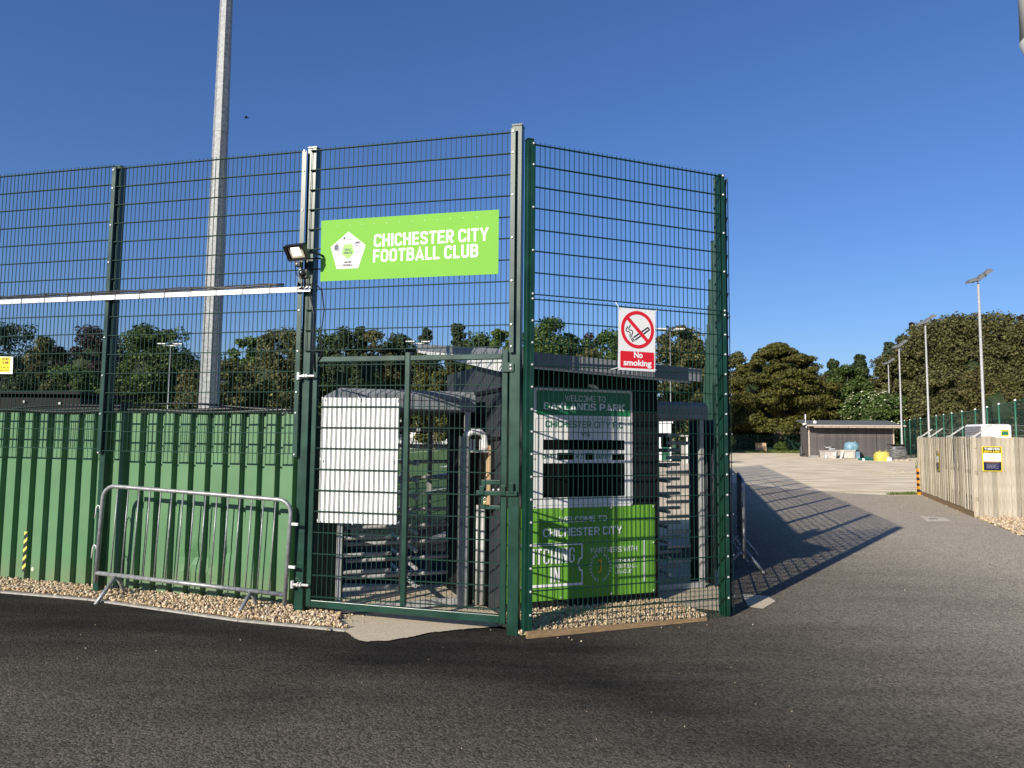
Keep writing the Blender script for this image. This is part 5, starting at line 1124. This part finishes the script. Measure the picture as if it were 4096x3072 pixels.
def leaves(C, rc, nl, s, rs, flat=.8, up=.35):
    n = len(C)*nl; d = rs.normal(size=(n, 3)); d /= np.linalg.norm(d, axis=1)[:, None]
    c = np.repeat(C, nl, 0); r = np.repeat(rc, nl)[:, None]
    P = c+d*r*(rs.uniform(.55, 1.08, (n, 1)))*np.array([1, 1, flat])
    nn = d*.7+rs.normal(size=(n, 3))*.55+np.array([0, 0, up]); nn /= np.linalg.norm(nn, axis=1)[:, None]
    a = np.cross(nn, rs.normal(size=(n, 3))); a /= np.linalg.norm(a, axis=1)[:, None]; b = np.cross(nn, a)
    ss = s*rs.uniform(.6, 1.3, (n, 1)); A = a*ss*.55; B = b*ss*.42
    V = np.stack([P-A, P+B, P+A, P-B], 1).reshape(-1, 3); return V
def crown(kind, R, zl, H, seed, nc, nl, s, lmat):
    rs = np.random.default_rng(seed); hz = (H-zl)/2; cz = zl+hz
    d = rs.normal(size=(nc, 3)); d /= np.linalg.norm(d, axis=1)[:, None]
    if kind == 'cone':
        f = rs.uniform(0, 1, nc)**1.0; an = rs.uniform(0, 6.28, nc); rr = R*(1-f*.88)*rs.uniform(.15, 1.05, nc)
        C = np.stack([rr*np.cos(an), rr*np.sin(an), zl+f*(H-zl)*.98], 1); rc = R*.32*rs.uniform(.5, 1.2, nc)*(1.05-f*.62)
    elif kind == 'layer':
        f = rs.uniform(0, 1, nc); an = rs.uniform(0, 6.28, nc); pr = np.sin(np.clip(f*1.0+.18, 0, 1)*math.pi)**.6; pr = np.where(f > .3, np.cos((f-.3)/.7*math.pi/2)**.75, .92)
        rr = R*pr*rs.uniform(.45, 1.02, nc); C = np.stack([rr*np.cos(an), rr*np.sin(an), zl+(f**1.0)*(H-zl)*.97], 1); rc = R*.18*rs.uniform(.6, 1.3, nc)*(1.1-.5*f)
    else:
        # a few big lobes carry the clumps so that the outline is uneven
        nb = 9; bd = rs.normal(size=(nb, 3)); bd /= np.linalg.norm(bd, axis=1)[:, None]; bd[:, 2] = bd[:, 2]*.9+.1
        bc = bd*np.array([R, R, hz])*.52; br = rs.uniform(.40, .56, nb)
        k = rs.integers(0, nb, nc); C = bc[k]+d*np.array([R, R, hz])*br[k][:, None]*rs.uniform(.8, 1.03, (nc, 1)); C[:, 2] += cz
        # rescale so the outline keeps the measured height and width
        q0, q1 = np.percentile(C[:, 2], 3), np.percentile(C[:, 2], 97); C[:, 2] = zl+np.clip((C[:, 2]-q0)/(q1-q0), 0, 1.0)*(H-zl)*.94
        rc = np.minimum(R*.25, 1.7)*rs.uniform(.55, 1.25, nc)
    C[:, 2] = np.maximum(C[:, 2], zl*.6+.4)
    kp_ = C[:, 1] < R*.5; C = C[kp_]; rc = rc[kp_]
    V = leaves(C, rc, nl, s, rs, flat=.42 if kind == 'layer' else .8)
    Fs = np.arange(len(V)).reshape(-1, 4)
    # stray twigs of leaves breaking the outline
    me = fastmesh('crown', V, Fs, lmat)
    return me, C
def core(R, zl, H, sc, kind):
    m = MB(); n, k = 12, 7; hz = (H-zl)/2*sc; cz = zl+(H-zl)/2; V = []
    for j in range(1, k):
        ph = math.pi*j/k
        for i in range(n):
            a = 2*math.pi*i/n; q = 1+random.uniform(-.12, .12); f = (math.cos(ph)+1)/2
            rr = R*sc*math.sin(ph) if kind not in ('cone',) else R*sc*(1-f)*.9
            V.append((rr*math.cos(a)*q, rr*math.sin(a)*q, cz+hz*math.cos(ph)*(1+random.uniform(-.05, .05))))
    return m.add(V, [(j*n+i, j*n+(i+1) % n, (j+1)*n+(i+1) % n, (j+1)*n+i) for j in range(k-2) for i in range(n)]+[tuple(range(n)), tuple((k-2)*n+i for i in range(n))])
tid = [100]
def tree(name, label, px, ytop, hw, D, lk, kind='round', zl=None, nc=None, nl=120, s=None, sc=.5, trunk=None, cat='tree', grp=None):
    tid[0] += 1; r = ray(px, ytop); x = r[0]/r[1]*D; H = CH+r[2]/r[1]*D; R = hw/F*D; zl = .14*H if zl is None else zl
    t = thing(name, label, cat, (x, D, 0), 0, grp)
    nc = int((nc or min(150, 40+R*H*.8))*1.45); nl = int(nl*1.25); s = s or D*.0037
    if grp == GR_: nc = int(nc*1.25); nl = int(nl*1.25); s *= .84
    else: nl = int(nl*.76); s *= 1.06
    me, C = crown(kind, R, zl, H, tid[0], nc, nl, s, LM[lk]); cr_ = link('crown', me, t)
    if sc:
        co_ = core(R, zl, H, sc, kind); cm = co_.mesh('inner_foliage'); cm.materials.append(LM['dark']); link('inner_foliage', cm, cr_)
    tr_ = trunk or max(.15, R*.055); m = MB(); m.tube([(0, 0, -.1), (.05, 0, H*.08), (-.1, .1, H*.3), (.1, 0, H*.6)], [tr_*1.5, tr_, tr_*.85, tr_*.4], 8)
    for i in range(9):
        c = C[random.randrange(len(C))]; z0 = H*random.uniform(.12, .45); m.tube([(0, 0, z0), (c[0]*.45, c[1]*.45, z0+(c[2]-z0)*.35), (c[0]*.92, c[1]*.92, c[2])], [tr_*.45, tr_*.28, tr_*.08], 5)
    m.build('trunk', BARK, t, smooth=True); return t, C, R, H
T = tree
GL, GG, GR_ = 'trees beyond the hoarding', 'trees beyond the pitch', 'trees around the yard'
T('open_tree', 'airy grey green tree at the far left edge', 55, 1290, 125, 96, 'blue', nc=70, nl=80, sc=0, grp=GL)
T('holm_oak', 'rounded brown leaved oak right of the do not climb sign', 195, 1352, 95, 80, 'oak', grp=GL)
T('broad_tree', 'dark green tree low behind the black shelter', 60, 1480, 120, 72, 'dark', grp=GL)
T('copper_beech', 'purple leaved beech behind the second fence post', 375, 1310, 125, 100, 'copper', nc=90, nl=90, sc=.6, grp=GL)
T('broad_tree', 'low mid green tree in front of the purple beech', 335, 1468, 130, 76, 'green', grp=GL)
T('broad_tree', 'large fresh green tree behind the far lamp left of the mast', 625, 1312, 165, 88, 'green', nc=150, grp=GL)
T('broad_tree', 'low brown green tree at the foot of the octagonal mast', 770, 1480, 110, 74, 'holm', grp=GL)
T('broad_tree', 'bright green crown peeping up right of the octagonal mast', 985, 1345, 85, 104, 'bright', grp=GL)
T('holm_oak', 'large olive brown oak left of the gate post', 1100, 1322, 165, 80, 'oak', nc=150, grp=GL)
T('holm_oak', 'smaller olive brown oak between the mast and the gate post', 930, 1440, 100, 76, 'oak', grp=GL)
T('yew_tree', 'dark yew just right of the left gate post', 1365, 1318, 115, 82, 'dark', grp=GG)
T('yew_tree', 'dark green rounded yew above the blank white board', 1500, 1318, 110, 86, 'holm', grp=GG)
T('conifer', 'ragged dark conifer top left of the kiosk roof tip', 1440, 1303, 85, 104, 'dark', 'cone', nc=90, grp=GG)
T('broad_tree', 'dark tree directly above the turnstile canopy', 1595, 1345, 95, 90, 'dark', grp=GG)
T('conifer', 'thin spiky conifer over the left tip of the kiosk roof', 1705, 1312, 90, 98, 'blue', 'cone', nc=70, grp=GG)
T('conifer', 'spiky conifer left of the fresh green crown by the gate post', 1832, 1292, 100, 100, 'dark', 'cone', nc=110, grp=GG)
T('yew_tree', 'twiggy olive tree framed between gate stile and kiosk wall', 1745, 1405, 115, 78, 'yew', nl=150, grp=GG)
T('broad_tree', 'fresh green crown left of the right gate post', 1975, 1312, 95, 92, 'bright', grp=GG)
T('broad_tree', 'tall fresh green tree right of the gate posts', 2215, 1278, 150, 86, 'green', nc=150, grp=GG)
T('copper_beech', 'dark purple crown left of the no smoking sign', 2400, 1318, 75, 104, 'copper', grp=GG)
T('broad_tree', 'low olive tree above the kiosk roof left of the no smoking sign', 2375, 1392, 110, 80, 'holm', grp=GG)
T('broad_tree', 'tall golden olive tree right of the no smoking sign', 2705, 1300, 125, 80, 'oak', nc=140, grp=GG)
T('broad_tree', 'low green brown tree over the right end of the kiosk roof', 2560, 1450, 110, 74, 'holm', grp=GG)
T('broad_tree', 'yellowish tree against the corner post of the fence', 2935, 1402, 110, 104, 'oak', grp=GR_)
t, C, R, H = T('yew_tree', 'broad spreading yew tree with low layered branches left of the shed', 3110, 1368, 230, 95, 'yew', 'layer', zl=3.0, nc=190, nl=150, trunk=1.0, sc=.55, grp=GR_)
T('broad_tree', 'dark tree low between the corner post and the spreading yew', 2960, 1560, 80, 102, 'dark', grp=GR_)
T('conifer', 'dark conifer tips right of the spreading yew', 3330, 1435, 90, 108, 'dark', 'cone', nc=80, grp=GR_)
T('conifer', 'dark ragged conifer above the farthest lamp column', 3440, 1418, 105, 110, 'dark', 'cone', nc=90, grp=GR_)
T('broad_tree', 'pale green tree behind the left half of the shed', 3400, 1465, 105, 98, 'green', nc=120, grp=GR_)
T('conifer', 'blue green conifer left of the great brown oaks', 3560, 1366, 105, 112, 'blue', 'cone', nc=110, grp=GR_)
T('holm_oak', 'brown oak behind the third lamp column', 3585, 1425, 120, 92, 'oak', nc=120, grp=GR_)
T('holm_oak', 'great brown oak behind the second lamp column', 3740, 1285, 175, 90, 'oak', nc=170, nl=150, grp=GR_)
T('holm_oak', 'tallest rounded brown oak behind the nearest lamp column', 3920, 1255, 185, 86, 'oak', nc=180, nl=150, grp=GR_)
T('holm_oak', 'broad brown oak filling the dip between the two tallest brown oaks', 3830, 1264, 165, 94, 'oak', nc=150, nl=140, grp=GR_)
T('holm_oak', 'great brown oak at the right edge above the netted fence', 4120, 1290, 170, 82, 'holm', nc=170, nl=150, grp=GR_)
T('holm_oak', 'low brown oak behind the middle of the netted fence', 3790, 1500, 140, 78, 'oak', nc=130, grp=GR_)
T('holm_oak', 'low brown oak behind the pale cabinet', 4000, 1480, 150, 72, 'holm', nc=130, grp=GR_)
T('conifer', 'nearly black conifer tip at the upper right tree line', 4085, 1250, 60, 112, 'copper', 'cone', nc=100, grp=GR_)
T('conifer', 'nearly black conifer tip left of the second lamp head', 3650, 1283, 50, 112, 'copper', 'cone', nc=90, grp=GR_)
t, C, R, H = T('elder_bush', 'white flowering elder bush rising behind the shed', 3490, 1572, 115, 84, 'green', zl=1.0, nc=120, grp=None, cat='bush')
rs = np.random.default_rng(3); dd = rs.normal(size=(1300, 3)); dd /= np.linalg.norm(dd, axis=1)[:, None]
Cc = C[rs.integers(0, len(C), 1300)]+dd*R*.19; out = Cc[np.linalg.norm((Cc-[0, 0, H*.5])/[R, R, H*.5], axis=1) > .72]
V = leaves(out, np.full(len(out), .10), 5, .20, rs, up=1.5, flat=.3); link('flower_cluster', fastmesh('flower_cluster', V, np.arange(len(V)).reshape(-1, 4), FLOW), t)['kind'] = 'stuff'
for i, (px, yt, hw, D, k, lb) in enumerate(((2960, 1700, 60, 99, 'dark', 'low dark shrub under the yew beside the corner post'), (3200, 1690, 90, 99, 'dark', 'low dark shrub under the yew left of the shed'), (3080, 1680, 90, 104, 'dark', 'dark thicket behind the yew trunk'), (3010, 1765, 26, 95, 'green', 'small green shrub behind the plywood sheet'), (3125, 1772, 26, 92, 'green', 'small green shrub right of the yew trunk'), (3070, 1590, 110, 107, 'dark', 'dark thicket seen below the branches of the yew'), (3190, 1600, 90, 106, 'dark', 'dark thicket between the yew and the shed'), (3330, 1600, 110, 101, 'dark', 'dark thicket behind the shed roof'), (3620, 1600, 110, 98, 'holm', 'brown thicket behind the netted fence by the shed'))):
    T('shrub', lb, px, yt, hw, D, k, zl=.2, nc=50, cat='shrub', trunk=.12)
for i, (px, yt, hw, D, k, lb) in enumerate(((1300, 1330, 130, 106, 'green', 'background green tree right of the left gate post'), (1640, 1338, 150, 108, 'dark', 'background dark tree over the middle of the gate'), (1870, 1338, 150, 108, 'green', 'background green tree over the kiosk roof beside the gate post'), (2110, 1322, 130, 108, 'dark', 'background dark tree behind the paired fence posts'), (2450, 1330, 150, 106, 'green', 'background green tree behind the no smoking sign'), (2790, 1370, 130, 106, 'dark', 'background dark tree left of the corner post'), (800, 1405, 170, 108, 'dark', 'background dark tree behind the octagonal mast'), (220, 1400, 170, 108, 'dark', 'background dark tree behind the brown leaved oak'), (480, 1368, 150, 108, 'dark', 'background dark tree behind the second fence post'), (3290, 1500, 110, 110, 'holm', 'background tree in the dip right of the yew'))):
    T('broad_tree', lb, px, yt, hw, D, k, nc=70)
# grass verges
def grass(name, poly, n, h, label):
    P = rng.uniform(np.array(poly).min(0), np.array(poly).max(0), (n*3, 2)); P = P[inpoly(P, poly)][:n]; n = len(P)
    a = rng.uniform(0, 6.28, n); wd = h*.14; hh = h*rng.uniform(.5, 1.3, n); dx, dy = np.cos(a)*wd, np.sin(a)*wd; lx, ly = rng.normal(0, .3, n)*hh, rng.normal(0, .3, n)*hh
    z = .019*np.clip(-P[:, 0], 0, 8)
    V = np.stack([np.stack([P[:, 0]-dx, P[:, 1]-dy, z], 1), np.stack([P[:, 0]+dx, P[:, 1]+dy, z], 1), np.stack([P[:, 0]+lx, P[:, 1]+ly, z+hh], 1)], 1).reshape(-1, 3)
    o = link(name, fastmesh(name, V, np.arange(len(V)).reshape(-1, 3), GRASSB)); o['kind'] = 'stuff'; tag(o, label, 'grass')
grass('grass', [(24, 90), (46, 90), (46, 95), (24, 95)], 9000, .35, 'grass verge along the far edge of the gravel yard')
grass('grass', [(13.3, 22.75), (12.2, 22.55), (12.2, 22.75), (12.9, 22.95), (13.3, 23.2)], 600, .09, 'small grass tuft line at the end of the board fence')
grass('grass', [(25.5, 44), (29, 46), (52, 82), (42, 71), (37, 63)], 6000, .35, 'rough grass along the foot of the netted fence')
grass('grass', [(1.5, 7.0), (1.95, 7.1), (1.8, 6.85), (1.45, 6.78)], 160, .035, 'tiny weeds in the gravel by the right mesh fence')
# a bird high in the sky
b = at_y(985, 470, 45); t = thing('bird', 'tiny dark bird in the open sky right of the mast', 'bird', b, .4)
MB().tube([(-.16, 0, 0), (-.06, 0, .01), (.08, 0, .0), (.18, 0, -.01)], [.01, .05, .045, .01], 8).build('bird_body', BLACKP, t, smooth=True)
for s in (-1, 1): MB().add([(-.03, 0, .01), (.06, 0, .01), (.02, s*.16, .06), (-.05, s*.32, .01), (-.06, s*.15, .05)], [(0, 1, 2, 3, 4)]).build('wing', BLACKP, t)
